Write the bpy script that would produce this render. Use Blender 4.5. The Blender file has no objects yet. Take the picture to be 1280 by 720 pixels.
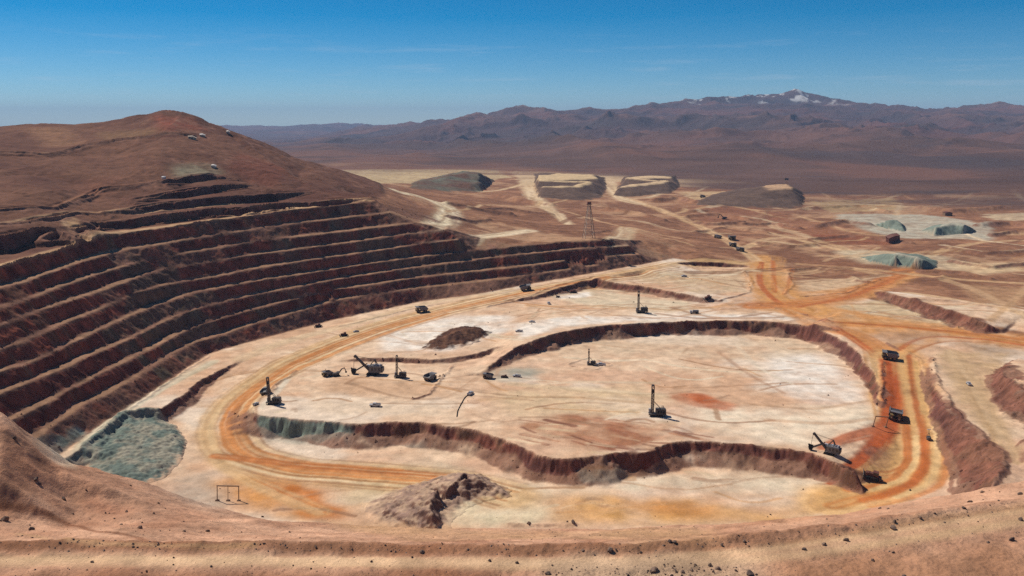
import bpy, bmesh, math, random
import numpy as np
from mathutils import Vector, Matrix, geometry
from mathutils.bvhtree import BVHTree
random.seed(7)
R_ = math.radians
scene = bpy.context.scene
col = scene.collection
# ------------------------------------------------------------------ camera
F = 1100.0
CAM = np.array([0.0, 0.0, 200.0])
P = math.atan((360 - 152) / F)
cP, sP = math.cos(P), math.sin(P)
cd = bpy.data.cameras.new("camera")
cam = bpy.data.objects.new("camera", cd)
col.objects.link(cam)
cam.location = CAM
cam.rotation_euler = (math.pi / 2 - P, 0, 0)
cd.sensor_width = 36
cd.lens = 36 * F / 1280
cd.clip_start = 1.0
cd.clip_end = 80000
scene.camera = cam


def ray(px, py):
    u, v = px - 640.0, 360.0 - py
    return np.array([u, F * cP + v * sP, -F * sP + v * cP])


def at_z(px, py, z):
    """point of the ground of height z seen at a photo pixel"""
    d = ray(px, py)
    t = (z - CAM[2]) / d[2]
    return CAM + d * t


def at_d(px, py, dist):
    """point at a horizontal distance"""
    d = ray(px, py)
    return CAM + d * (dist / d[1])


def to_px(p):
    x, y, z = p[0], p[1], p[2] - CAM[2]
    fw = y * cP - z * sP
    up = y * sP + z * cP
    return 640 + F * x / fw, 360 - F * up / fw


# ------------------------------------------------------------------ numpy noise
def vnoise(x, y, seed=0):
    xi = np.floor(x).astype(np.int64)
    yi = np.floor(y).astype(np.int64)
    fx = x - xi
    fy = y - yi
    fx = fx * fx * fx * (fx * (fx * 6 - 15) + 10)
    fy = fy * fy * fy * (fy * (fy * 6 - 15) + 10)

    def h(a, b):
        n = (a * 374761393 + b * 668265263 + seed * 974634777) & 0xFFFFFFFF
        n = ((n ^ (n >> 13)) * 1274126177) & 0xFFFFFFFF
        n = ((n ^ (n >> 16)) * 2246822519) & 0xFFFFFFFF
        return ((n ^ (n >> 15)) & 0xFFFFFF) / 16777215.0
    a, b, c, d = h(xi, yi), h(xi + 1, yi), h(xi, yi + 1), h(xi + 1, yi + 1)
    return (a + (b - a) * fx) * (1 - fy) + (c + (d - c) * fx) * fy


def fbm(x, y, oct=4, seed=0, gain=.5):
    s, a, tot = 0.0, 1.0, 0.0
    ca, sa = math.cos(.6), math.sin(.6)
    for i in range(oct):
        s = s + a * (vnoise(x, y, seed + i * 17) * 2 - 1)
        tot += a
        a *= gain
        x, y = (x * ca - y * sa) * 2.03 + 11.3, (x * sa + y * ca) * 2.03 - 7.7
    return s / tot


def ridged(x, y, oct=5, seed=0, gain=.5):
    s, a, tot = 0.0, 1.0, 0.0
    ca, sa = math.cos(.5), math.sin(.5)
    w = 1.0
    for i in range(oct):
        n = 1 - np.abs(vnoise(x, y, seed + i * 13) * 2 - 1) * 1.4
        n = np.clip(n, 0, 1) ** 2 * w
        s = s + a * n
        w = np.clip(n * 1.6, 0, 1)
        tot += a
        a *= gain
        x, y = (x * ca - y * sa) * 2.1 + 5.1, (x * sa + y * ca) * 2.1 + 3.7
    return s / tot


def smooth01(x, a, b):
    t = np.clip((x - a) / (b - a), 0, 1)
    return t * t * (3 - 2 * t)


# ------------------------------------------------------------------ breaklines of the terrain
PTS = []   # list of (n,3) arrays


def dens(pts, step):
    pts = np.asarray(pts, float)
    out = [pts[0]]
    for a, b in zip(pts[:-1], pts[1:]):
        n = max(1, int(np.hypot(*(b - a)[:2]) / step))
        for k in range(1, n + 1):
            out.append(a + (b - a) * k / n)
    return np.array(out)


def smooth_line(pts, it=2):
    pts = np.asarray(pts, float)
    for _ in range(it):
        q = pts.copy()
        q[1:-1] = (pts[:-2] + 2 * pts[1:-1] + pts[2:]) / 4
        pts = q
    return pts


def add(pts, step=6.0):
    p = dens(pts, step)
    PTS.append(p)
    return p


def line(spec, step=6.0):
    """spec: (px,py,z) triples"""
    return add([at_z(a, b, z) for a, b, z in spec], step)


def spots(spec):
    PTS.append(np.array([at_z(a, b, z) for a, b, z in spec]))


def spots_d(spec):
    PTS.append(np.array([at_d(a, b, d) for a, b, d in spec]))


def normals(p, side, win=5):
    t = np.gradient(p[:, :2], axis=0)
    k = np.ones(win) / win
    t = np.stack([np.convolve(np.pad(t[:, i], win // 2, mode='edge'), k, 'valid') for i in (0, 1)], 1)
    t /= np.linalg.norm(t, axis=1)[:, None] + 1e-9
    n = np.stack([-t[:, 1], t[:, 0]], 1)     # left of the direction
    return n * side


def face(crest, zbase, side=-1, cliff=.5, s1=2.3, s2=.62, step=4.0, win=7):
    """a mine face below a crest line: a steep cliff, then a talus apron"""
    c = dens(crest, step)
    PTS.append(c)
    n = normals(c, side, win)
    zb = np.broadcast_to(np.asarray(zbase, float), (len(crest),))
    s = np.linspace(0, 1, len(c))
    acc = np.r_[0, np.cumsum(np.hypot(*np.diff(np.asarray(crest)[:, :2], axis=0).T))]
    accd = np.r_[0, np.cumsum(np.hypot(*np.diff(c[:, :2], axis=0).T))]
    zb = np.interp(accd, acc, zb)
    h = np.maximum(c[:, 2] - zb, 0.05)
    cliff = np.clip(cliff * (1 + .9 * fbm(accd / 26, accd * 0 + len(c), 3, 6)), .2, .85)
    m = c.copy()
    m[:, :2] += n * (h * cliff / s1 * (1 + .5 * fbm(accd / 11, accd * 0 + 3.3, 2, 8)))[:, None]
    m[:, 2] -= h * cliff
    b = m.copy()
    b[:, :2] += n * (h * (1 - cliff) / s2)[:, None]
    b[:, 2] = zb
    PTS.append(m)
    PTS.append(b)
    return c, m, b


# ---- left wall: toe line, mean surface, benches
TOE = [(75, 567, -1), (120, 535, 0), (180, 497, 0), (225, 465, 0), (260, 442, 0), (320, 425, 2), (420, 399, 5), (520, 378, 10),
       (600, 367, 15), (680, 352, 20), (760, 338, 25), (800, 331, 27), (842, 323, 28.5)]
toe = np.array([at_z(*t) for t in TOE])
dirv = toe[0] - toe[2]
dirv /= np.linalg.norm(dirv[:2])
dirv[2] = 0
toe_ext = np.vstack([toe[0] + dirv * 420, toe[0] + dirv * 60, toe])
toe_d = dens(toe_ext, 3)
S_WALL = .94


def wall_pt(px, py):
    d = ray(px, py)
    d = d / math.hypot(d[0], d[1])
    ts = np.linspace(250, 1500, 2500)
    xy = CAM[:2] + d[:2] * ts[:, None]
    z = CAM[2] + d[2] * ts
    # signed side of the toe line
    best = None
    D2 = ((xy[::10, None, :] - toe_d[None, :, :2]) ** 2).sum(2)
    j = D2.argmin(1)
    dist = np.sqrt(D2[np.arange(len(j)), j])
    tn = normals(toe_d, 1, 9)
    sgn = np.sign(((xy[::10] - toe_d[j, :2]) * tn[j]).sum(1))
    surf = toe_d[j, 2] + S_WALL * dist * sgn
    g = z[::10] - surf
    for k in range(len(g) - 1):
        if g[k] > 0 >= g[k + 1]:
            f = g[k] / (g[k] - g[k + 1])
            t = ts[::10][k] * (1 - f) + ts[::10][k + 1] * f
            return np.array([xy[::10][k][0] * (1 - f) + xy[::10][k + 1][0] * f, xy[::10][k][1] * (1 - f) + xy[::10][k + 1][1] * f, CAM[2] + d[2] * t])
    return None


WL = [
    [(-150, 372), (-60, 350), (0, 334), (50, 320), (100, 306), (150, 291), (240, 280), (320, 269), (370, 262), (460, 252)],
    [(-150, 398), (-60, 376), (0, 361), (40, 351), (100, 329), (150, 314), (200, 306), (250, 298), (320, 287), (365, 280), (430, 273), (490, 266)],
    [(-150, 422), (-60, 400), (0, 386), (35, 376), (100, 351), (135, 340), (190, 325), (250, 314), (320, 303), (420, 291), (520, 279)],
    [(-150, 446), (-60, 424), (0, 410), (32, 396), (65, 385), (135, 362), (190, 341), (250, 330), (320, 319), (420, 306), (520, 292), (560, 288)],
    [(-150, 477), (-60, 455), (0, 440), (15, 435), (70, 410), (125, 389), (165, 370), (215, 355), (275, 346), (320, 336), (420, 321), (520, 307), (575, 300)],
    [(-150, 502), (-60, 480), (0, 466), (50, 452), (100, 427), (140, 407), (200, 380), (250, 365), (320, 352), (420, 337), (520, 322), (640, 309), (700, 304), (765, 300)],
    [(-60, 520), (0, 493), (60, 471), (110, 447), (160, 427), (205, 404), (240, 388), (320, 369), (420, 350), (520, 335), (640, 320), (730, 311), (790, 308)],
    [(-60, 555), (25, 522), (75, 497), (110, 477), (160, 452), (200, 432), (240, 410), (275, 400), (320, 387), (420, 363), (520, 348), (640, 335), (740, 323), (800, 318)],
    [(0, 575), (55, 542), (100, 510), (160, 480), (210, 447), (240, 430), (275, 420), (320, 405), (420, 376), (520, 361), (640, 348), (700, 339), (760, 330)],
]
PTS.append(dens(toe_ext, 4))
WALL = []
for k, ln in enumerate(WL):
    p = [wall_pt(*q) for q in ln]
    p = np.array([q for q in p if q is not None])
    p = smooth_line(dens(p, 4), 6)
    WALL.append(p)
    PTS.append(p)
    n = normals(p, 1, 15)
    w, rise = (5.6, 1.6) if k else (15.0, .4)
    q = p.copy()
    t = np.arange(len(p)) * 4.0
    ww = w * (.95 + .8 * fbm(t / 60, t * 0 + k * 9.1, 2, 5))
    q[:, :2] += n * ww[:, None]
    q[:, 2] += rise
    PTS.append(q)
L0 = WALL[0]
# ---- the hill: ridge line, and a mean slope between the top road and the ridge
RIDGE = [at_d(*q) for q in [(-260, 180, 1200), (-150, 172, 1200), (-60, 163, 1210), (0, 158, 1220), (50, 153, 1240), (90, 155.5, 1260), (130, 152, 1280), (165, 145, 1300), (185, 141, 1300), (205, 140, 1300),
                        (228, 142, 1300), (250, 150, 1295), (300, 172, 1270), (350, 195, 1230), (400, 215, 1210), (440, 230, 1200), (480, 245, 1190)]]
RIDGE = add(RIDGE, 15)


def hill_pt(px, py, bulge=6.0):
    d = ray(px, py)
    d = d / d[1]
    ax = np.array([to_px(p)[0] for p in L0]); bx = np.array([to_px(p)[0] for p in RIDGE])
    y0, z0 = np.interp(px, ax, L0[:, 1]), np.interp(px, ax, L0[:, 2])
    y1, z1 = np.interp(px, bx, RIDGE[:, 1]), np.interp(px, bx, RIDGE[:, 2])
    ys = np.linspace(y0 - 20, y1, 800)
    f = np.clip((ys - y0) / (y1 - y0), 0, 1)
    g = 200 + d[2] * ys - (z0 + (z1 - z0) * f + bulge * np.sin(math.pi * f))
    k = int(np.argmax(g < 0)) if (g < 0).any() else len(ys) - 1
    return CAM + d * ys[k]


for px, py in [(0, 215), (-100, 225), (60, 205), (110, 205), (150, 200), (150, 225), (200, 185), (200, 205), (250, 185), (300, 205), (350, 222), (400, 236), (205, 165), (40, 245), (-60, 260), (100, 235), (0, 180), (100, 180)]:
    PTS.append(hill_pt(px, py)[None])
UP = [[(100, 290, .2), (140, 277, 1), (200, 269, 1), (270, 261, 1), (340, 256, 1), (420, 250, 1), (465, 248, .2)],
      [(130, 266, .2), (170, 258, 1), (200, 253, 1), (260, 247, 1), (330, 243, 1), (390, 240, .2)],
      [(165, 248, .2), (220, 238, 1), (270, 231, 1), (325, 232, .2)],
      [(200, 227, .2), (230, 220, 1), (262, 215, 1), (300, 222, .2)],
      [(-90, 302, 1), (0, 298, 1.2), (25, 292, 1.5), (45, 287, 1.3), (70, 290, .2)]]
for k, ln in enumerate(UP):
    c = np.array([hill_pt(a, b) for a, b, z in ln])
    hh = np.interp(np.arange(len(dens(c, 4))), np.linspace(0, len(dens(c, 4)) - 1, len(c)), [z for _, _, z in ln]) * (8.5 if k < 4 else 9)
    c = smooth_line(dens(c, 4), 8)
    PTS.append(c)
    q = c.copy()
    q[:, :2] += normals(c, 1, 9) * 9
    q[:, 2] += .5
    PTS.append(q)
    b = c.copy()
    b[:, :2] -= normals(c, 1, 9) * 4.5
    b[:, 2] -= hh
    PTS.append(b)
    b = b.copy()
    b[:, :2] -= normals(c, 1, 9) * 5
    PTS.append(b)
for a, b, d in [(-150, 220, 1600), (0, 195, 1650), (100, 195, 1700), (205, 190, 1750), (300, 205, 1700), (400, 225, 1600)]:
    spots_d([(a, b, d)])
# ---- plateau behind the wall and the plain
spots([(500, 240, 84), (545, 250, 76), (578, 265, 70), (560, 280, 73), (535, 288, 78), (600, 297, 66), (600, 285, 62), (625, 292, 60), (660, 296, 57), (660, 302, 59), (700, 285, 52),
       (700, 299, 57), (765, 296, 55), (780, 300, 53), (800, 285, 45), (800, 300, 47), (835, 312, 36), (850, 300, 38), (870, 315, 33), (900, 300, 33), (900, 318, 30), (935, 318, 29), (620, 270, 55), (650, 250, 45),
       (560, 250, 62), (600, 250, 52), (560, 237, 50), (640, 240, 40), (500, 226, 42), (430, 213, 32), (540, 217, 30), (640, 217, 25), (760, 250, 36), (800, 260, 36), (850, 270, 34), (900, 270, 31),
       (750, 217, 24), (900, 220, 24), (1000, 225, 24), (1000, 250, 29), (1000, 270, 29), (1000, 300, 30), (960, 315, 28), (1100, 262, 30), (1100, 285, 31), (1200, 270, 30), (1280, 275, 30), (1280, 300, 30), (1400, 300, 30), (1400, 350, 28),
       (1150, 300, 31), (1200, 320, 30), (1280, 330, 29), (1200, 345, 29), (1280, 370, 27), (1400, 400, 24), (1100, 325, 29), (1050, 325, 27), (1000, 325, 26), (700, 265, 45), (740, 280, 47), (680, 275, 47)])
# ---- haul road, pit floors and faces
line([(845, 329, 28), (760, 345, 24), (690, 358, 19.5), (640, 368, 15.5), (560, 386, 10.5), (480, 408, 6), (420, 430, 3), (360, 456, 0), (315, 485, -4), (285, 515, -8), (277, 545, -11), (300, 572, -12), (370, 590, -12.5), (480, 597, -12.5)], 8)
face([at_z(*q) for q in [(84, 573, -.6), (120, 546, 0), (160, 517, 0), (180, 514, 0), (205, 510, 0), (230, 493, 0), (250, 476, 0), (275, 462, .3), (302, 450, 1)]], [-8, -8, -8, -8.5, -8.5, -7.5, -6, -3.5, .4], cliff=.6)
AC = [(318, 516), (330, 520), (365, 523), (400, 526), (450, 531), (490, 527), (520, 528), (560, 533), (600, 540), (625, 548), (650, 560), (665, 567), (700, 573), (730, 571), (752, 570), (780, 568), (805, 566), (822, 562), (836, 555), (860, 551),
      (900, 553), (950, 557), (1000, 564), (1030, 571), (1050, 578), (1062, 586)]
crA = smooth_line(dens([at_z(a, b, 0) for a, b in AC], 3), 2)
face(crA + np.c_[1.8 * fbm(np.arange(len(crA)) / 5., np.zeros(len(crA)), 4, 66, .65), 2.6 * fbm(np.arange(len(crA)) / 6., np.zeros(len(crA)) + 5, 4, 67, .65), np.zeros(len(crA))], [-8] + [-11] * 6 + [-12.5] * (len(crA) - 10) + [-11.5, -11, -10.5], step=3)
line([(318, 516, 0), (318, 507, -.3), (332, 492, -.2), (350, 478, 0), (375, 466, .6)], 4)
BC = [(603, 466, 1.5), (620, 452, 4.5), (640, 437, 8), (675, 422, 11), (720, 411, 12), (760, 406, 12), (830, 402, 12), (900, 401, 12), (960, 402, 12), (1000, 406, 12), (1030, 415, 12), (1055, 428, 11.5), (1075, 445, 10.5), (1090, 465, 9), (1098, 485, 6), (1096, 500, 3)]
crB = smooth_line(dens([at_z(*q) for q in BC], 3), 2)
face(crB, [0.0] * len(crB), cliff=.62, s1=2.2, step=3)
spots([(700, 480, 0), (900, 450, 0), (900, 430, 0), (760, 430, 0), (1000, 500, 0), (1000, 450, 0), (820, 520, 0), (450, 500, 0), (500, 465, 0), (400, 485, 0), (560, 470, 0), (640, 480, 0), (600, 500, 0), (700, 530, 0), (950, 540, 0), (1060, 545, 0), (1060, 520, 0),
       (800, 480, 0), (880, 500, 0), (540, 500, 0), (1040, 470, 0), (380, 510, 0), (660, 450, 0), (820, 440, 0), (420, 465, .3), (1075, 530, -.5), (1088, 556, -3)])
face([at_z(*q) for q in [(425, 451, .8), (450, 447.5, 3), (500, 447, 3.4), (540, 449, 3.6), (575, 446, 3.6), (608, 438, 4.5), (618, 434, 5)]], [.3, .2, 0, 0, 0, .5, 4], cliff=.8, s1=1.4)
spots([(520, 425, 4.5), (560, 400, 8.5), (640, 392, 10.5), (640, 410, 9.5), (600, 410, 8), (580, 432, 5), (640, 430, 8.6), (480, 432, 3.8)])
spots([(700, 390, 12), (800, 391, 12), (850, 392, 12.3), (900, 390, 13), (660, 400, 10.8), (690, 372, 13), (740, 375, 13), (800, 380, 13), (860, 384, 13.5), (1000, 395, 15), (960, 385, 16), (950, 375, 18), (1050, 420, 13), (1080, 440, 11)])
face([at_z(*q) for q in [(655, 374, 14.5), (680, 366, 17.5), (705, 358, 20), (730, 351, 21.5), (745, 350, 21), (775, 354, 20.5), (800, 357, 20), (850, 366, 20), (880, 372, 19), (905, 376, 17.5)]], [12.5, 13, 13, 13, 13, 13, 13, 13, 14, 16.5], cliff=.5, s1=1.6)
spots([(780, 346, 22), (800, 345, 21), (850, 350, 20.5), (900, 362, 20), (925, 348, 21), (930, 365, 20), (880, 340, 21)])
face([at_z(*q) for q in [(850, 328, 27), (868, 327, 27), (900, 328, 27), (932, 332, 25)]], [24.5, 21.5, 21.5, 23], cliff=.7)
spots([(945, 335, 25), (960, 350, 22.5), (1000, 345, 23), (985, 360, 21.5), (1000, 380, 19), (960, 365, 20.5), (1060, 368, 22), (1050, 340, 24), (1120, 347, 25.5), (1130, 335, 27), (1100, 340, 26),
       (1020, 405, 16.5), (1060, 414, 14), (1095, 430, 12), (1110, 450, 9), (1114, 470, 6), (1116, 495, 2), (1120, 517, -1), (1122, 545, -5), (1120, 575, -8), (1110, 600, -10), (1085, 620, -11),
       (1140, 413, 16), (1210, 419, 15.5), (1280, 428, 15), (1400, 440, 15), (1100, 395, 18.5), (1180, 405, 17.5), (1050, 390, 19), (1160, 395, 19)])
face([at_z(*q) for q in [(1092, 364, 25), (1100, 364, 27), (1120, 369, 28), (1160, 379, 28), (1200, 391, 27), (1235, 404, 25), (1255, 413, 19)]], [24, 22, 20, 18.5, 17.5, 17, 16.5], cliff=.65)
spots([(1160, 365, 28), (1220, 385, 27), (1280, 395, 26)])
# right bank between the road and the upper flat
line([(1150, 450, 9), (1155, 480, 5), (1165, 520, 0), (1178, 560, -4), (1192, 590, -7), (1185, 612, -9)], 5)
line([(1163, 449, 11), (1167, 480, 10), (1179, 505, 10), (1200, 530, 10), (1226, 548, 10), (1246, 565, 10), (1253, 585, 10), (1238, 606, 9)], 4)
spots([(1185, 445, 11), (1230, 442, 12), (1300, 450, 13), (1205, 490, 9.2), (1225, 520, 9), (1265, 560, 9), (1275, 585, 9), (1215, 465, 10)])
face([at_z(*q) for q in [(1290, 444, 14), (1262, 450, 17), (1250, 456, 19), (1256, 468, 20), (1270, 482, 21), (1292, 500, 21), (1330, 520, 21)]], [12, 10.5, 10, 9.5, 9, 9, 9], side=-1, cliff=.5, s1=1.6)
spots([(1300, 470, 22), (1360, 490, 23)])
# lower floor
spots([(230, 570, -11), (215, 600, -12), (300, 640, -12.5), (300, 610, -12.5), (420, 640, -12.5), (420, 610, -12.5), (560, 655, -12.5), (560, 610, -12.5), (700, 650, -12.5), (700, 625, -12.5), (850, 640, -12.5), (850, 610, -12.5), (1000, 630, -12), (1000, 605, -12), (1075, 604, -10.5), (1150, 600, -9), (250, 545, -10),
       (170, 600, -11), (400, 680, -12.5), (640, 690, -12.5), (900, 690, -12.5), (1100, 660, -11), (1200, 640, -9)])
# ---- near slope with the track
XS = [-500, -250, -120, 0, 90, 180, 330, 480, 640, 770, 900, 1060, 1160, 1280, 1420, 1700]
line([(x, 900, 120) for x in XS], 10)
line([(x, 760, 120) for x in XS], 8)
line([(x, 722, 120) for x in XS], 6)
far_edge = lambda x: np.interp(x, [-120, 0, 300, 640, 800, 960, 1100, 1280, 1420], [694, 693, 693, 697, 695, 686, 664, 636, 616])
EDGE = [at_z(x, far_edge(x), 120) for x in XS]
e = add(EDGE, 3)
b = e.copy(); b[:, :2] *= 1.011; b[:, 2] += .25
PTS.append(b)
b = e.copy(); b[:, :2] *= 1.028; b[:, 2] += .95
PTS.append(b)
b = e.copy(); b[:, :2] *= 1.05; b[:, 2] -= 1.6
PTS.append(b)
spots_d([(-120, 645, 180), (0, 640, 185), (0, 668, 172), (90, 655, 190), (180, 655, 192), (300, 668, 190), (480, 672, 195), (640, 676, 190), (900, 671, 188), (1060, 655, 190), (0, 600, 190), (90, 625, 205), (180, 628, 212), (60, 580, 212), (-120, 590, 190), (250, 645, 214)])
CREST = [(-500, 430, 190), (-250, 460, 200), (-120, 480, 208), (0, 515, 215), (40, 545, 224), (90, 580, 232), (180, 602, 240), (250, 628, 242), (330, 650, 238), (480, 659, 228), (640, 662, 222), (770, 661, 216), (900, 656, 212), (1060, 641, 206), (1160, 624, 203), (1280, 601, 200), (1420, 575, 200), (1700, 560, 200)]
cr = add([at_d(*q) for q in CREST], 5)
b = cr.copy(); rr = np.hypot(cr[:, 0], cr[:, 1])
b[:, :2] *= (1 + 6 / rr)[:, None]; b[:, 2] -= 3
PTS.append(b)
b = cr.copy()
b[:, :2] *= (1 + (cr[:, 2] + 12.5) / .85 / rr)[:, None]; b[:, 2] = -12.5
PTS.append(b)
# ---- far country: fan, foothills and ranges, ring by ring
def ring(spec, step):
    add([at_d(*q) for q in spec], step)
ring([(-700, 205, 3600), (300, 207, 3600), (640, 204, 3600), (900, 204, 3600), (1280, 205, 3600), (1980, 205, 3600)], 200)
ring([(-700, 192, 4800), (300, 193, 4800), (420, 190, 4900), (500, 192, 4900), (580, 187, 4800), (640, 188, 4700), (700, 180, 4700), (745, 171, 4700), (790, 180, 4700), (850, 187, 4800), (900, 176, 4700), (960, 185, 4700), (1040, 174, 4600), (1100, 184, 4700), (1170, 172, 4500), (1240, 185, 4600), (1300, 176, 4500), (1980, 184, 4800)], 120)
ring([(-700, 187, 7300), (300, 186, 7300), (380, 182, 7300), (440, 182, 7300), (520, 174, 7300), (580, 174, 7300), (640, 162, 7300), (720, 167, 7300), (800, 158, 7300), (880, 161, 7400), (960, 150, 7500), (1020, 154, 7500), (1100, 152, 7500), (1170, 158, 7400), (1280, 160, 7300), (1980, 168, 7300)], 150)
ring([(-700, 181, 10500), (330, 178, 10500), (420, 172, 10500), (470, 166, 10500), (510, 159, 10600), (560, 150, 10800), (610, 144, 10900), (640, 137, 11000), (665, 142, 10900), (720, 142, 10900), (800, 131, 11200), (860, 124, 11500), (900, 122, 11600), (960, 114, 11900), (1000, 108, 12000),
      (1040, 117, 11800), (1080, 125, 11600), (1130, 131, 11300), (1200, 134, 11000), (1280, 136, 10800), (1980, 150, 10500)], 150)
ring([(-700, 172, 15500), (420, 168, 15500), (460, 157, 15500), (480, 155, 15500), (520, 162, 15500), (1280, 162, 15500), (1980, 165, 15500)], 300)
ring([(-700, 165, 20500), (200, 163, 20500), (280, 157, 20500), (330, 160, 20500), (380, 156, 20500), (420, 154.5, 20500), (450, 160, 20500), (600, 165, 20500), (1980, 165, 20500)], 300)
ring([(-1500, 158, 30000), (3000, 158, 30000)], 2000)
# padding beside the view
for px in (-900, 2180):
    for d, z in [(90, 120), (160, 120), (210, 118), (360, 0), (600, 5), (850, 20), (1000, 40), (1250, 60), (1700, 35), (2500, 28), (3600, 25), (5200, 40), (7500, 80), (10500, 90), (15500, 60), (20500, 40), (30000, 30)]:
        q = at_d(px, 300, d); q[2] = z
        PTS.append(q[None])
PTS.append(np.array([[-200, 20, 121], [200, 20, 121], [0, 20, 121.], [-60, 30, 121], [60, 30, 121]]))

ALL = np.vstack(PTS)
_co, _e, _f, _ov, _oe, _of = geometry.delaunay_2d_cdt([Vector((float(p[0]), float(p[1]))) for p in ALL], [], [], 0, 1e-3)
TV = np.array([[c[0], c[1], ALL[o[0], 2] if o else 0.0] for c, o in zip(_co, _ov)])
TF = np.array([f for f in _f if len(f) == 3])
BVH = BVHTree.FromPolygons([Vector(v) for v in TV], [tuple(int(i) for i in f) for f in TF])


def hit(px, py, lift=0.0):
    """where the line of sight of a photo pixel meets the bare terrain"""
    d = Vector(ray(px, py)).normalized()
    loc, _, _, _ = BVH.ray_cast(Vector(CAM), d, 60000)
    return np.array(loc) if loc is not None else at_d(px, py, 3000)


# ------------------------------------------------------------------ rasters of the bare terrain
class Raster:
    def __init__(s, x0, x1, y0, y1, res):
        s.x0, s.y0, s.res = x0, y0, res
        s.nx, s.ny = int((x1 - x0) / res) + 1, int((y1 - y0) / res) + 1
        s.x1, s.y1 = x0 + (s.nx - 1) * res, y0 + (s.ny - 1) * res
        s.z = np.full((s.ny, s.nx), np.nan)
        s.fill()
        s.X, s.Y = np.meshgrid(x0 + np.arange(s.nx) * res, y0 + np.arange(s.ny) * res)

    def fill(s):
        tx = (TV[:, 0] - s.x0) / s.res
        ty = (TV[:, 1] - s.y0) / s.res
        A, B, C = TF[:, 0], TF[:, 1], TF[:, 2]
        mnx = np.minimum(np.minimum(tx[A], tx[B]), tx[C]); mxx = np.maximum(np.maximum(tx[A], tx[B]), tx[C])
        mny = np.minimum(np.minimum(ty[A], ty[B]), ty[C]); mxy = np.maximum(np.maximum(ty[A], ty[B]), ty[C])
        for k in np.nonzero((mxx >= 0) & (mnx <= s.nx - 1) & (mxy >= 0) & (mny <= s.ny - 1))[0]:
            i0, i1 = max(0, math.ceil(mnx[k])), min(s.nx - 1, math.floor(mxx[k]))
            j0, j1 = max(0, math.ceil(mny[k])), min(s.ny - 1, math.floor(mxy[k]))
            if i1 < i0 or j1 < j0:
                continue
            a, b, c = TF[k]
            gx = np.arange(i0, i1 + 1)[None, :]
            gy = np.arange(j0, j1 + 1)[:, None]
            den = (ty[b] - ty[c]) * (tx[a] - tx[c]) + (tx[c] - tx[b]) * (ty[a] - ty[c])
            if abs(den) < 1e-12:
                continue
            l1 = ((ty[b] - ty[c]) * (gx - tx[c]) + (tx[c] - tx[b]) * (gy - ty[c])) / den
            l2 = ((ty[c] - ty[a]) * (gx - tx[c]) + (tx[a] - tx[c]) * (gy - ty[c])) / den
            l3 = 1 - l1 - l2
            m = (l1 >= -1e-6) & (l2 >= -1e-6) & (l3 >= -1e-6)
            zz = l1 * TV[a, 2] + l2 * TV[b, 2] + l3 * TV[c, 2]
            sub = s.z[j0:j1 + 1, i0:i1 + 1]
            sub[m] = zz[m]
        s.z = np.where(np.isnan(s.z), 20.0, s.z)

    def inside(s, x, y, m=2):
        return (x > s.x0 + m * s.res) & (x < s.x1 - m * s.res) & (y > s.y0 + m * s.res) & (y < s.y1 - m * s.res)

    def sample(s, arr, x, y):
        fx = np.clip((x - s.x0) / s.res, 0, s.nx - 1.001)
        fy = np.clip((y - s.y0) / s.res, 0, s.ny - 1.001)
        i = fx.astype(int); j = fy.astype(int)
        u = fx - i; v = fy - j
        if arr.ndim == 3:
            u = u[..., None]; v = v[..., None]
        return (arr[j, i] * (1 - u) + arr[j, i + 1] * u) * (1 - v) + (arr[j + 1, i] * (1 - u) + arr[j + 1, i + 1] * u) * v


def blur(a, n=1):
    for _ in range(n):
        p = np.pad(a, 1, mode='edge')
        a = (p[:-2, 1:-1] + p[2:, 1:-1] + 2 * a) / 4
        p = np.pad(a, 1, mode='edge')
        a = (p[1:-1, :-2] + p[1:-1, 2:] + 2 * a) / 4
    return a


NEAR = Raster(-760, 760, 20, 1480, 1.0)
MID = Raster(-3200, 3200, 900, 4600, 5.0)
FAR = Raster(-26000, 26000, 0, 29500, 60.0)
NEAR.z = blur(NEAR.z, 1)
MID.z = blur(MID.z, 2)
FAR.z = blur(FAR.z, 2)


def raise_ridge(px, h, w):
    """a windrow: a low ridge of pushed-up dirt"""
    L = dens([hit(*q)[:2] for q in px], 1.0)
    L = smooth_line(L, 6)
    for R in (NEAR, MID):
        if R is MID and w < 4:
            continue
        i0, i1 = max(0, int((L[:, 0].min() - 4 * w - R.x0) / R.res)), min(R.nx, int((L[:, 0].max() + 4 * w - R.x0) / R.res) + 1)
        j0, j1 = max(0, int((L[:, 1].min() - 4 * w - R.y0) / R.res)), min(R.ny, int((L[:, 1].max() + 4 * w - R.y0) / R.res) + 1)
        if i1 <= i0 or j1 <= j0:
            continue
        X, Y = R.X[j0:j1, i0:i1], R.Y[j0:j1, i0:i1]
        d = np.full(X.shape, 1e9)
        for p in L[::max(1, int(w / 2))]:
            d = np.minimum(d, (X - p[0]) ** 2 + (Y - p[1]) ** 2)
        R.z[j0:j1, i0:i1] += h * np.exp(-d / w ** 2)


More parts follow.
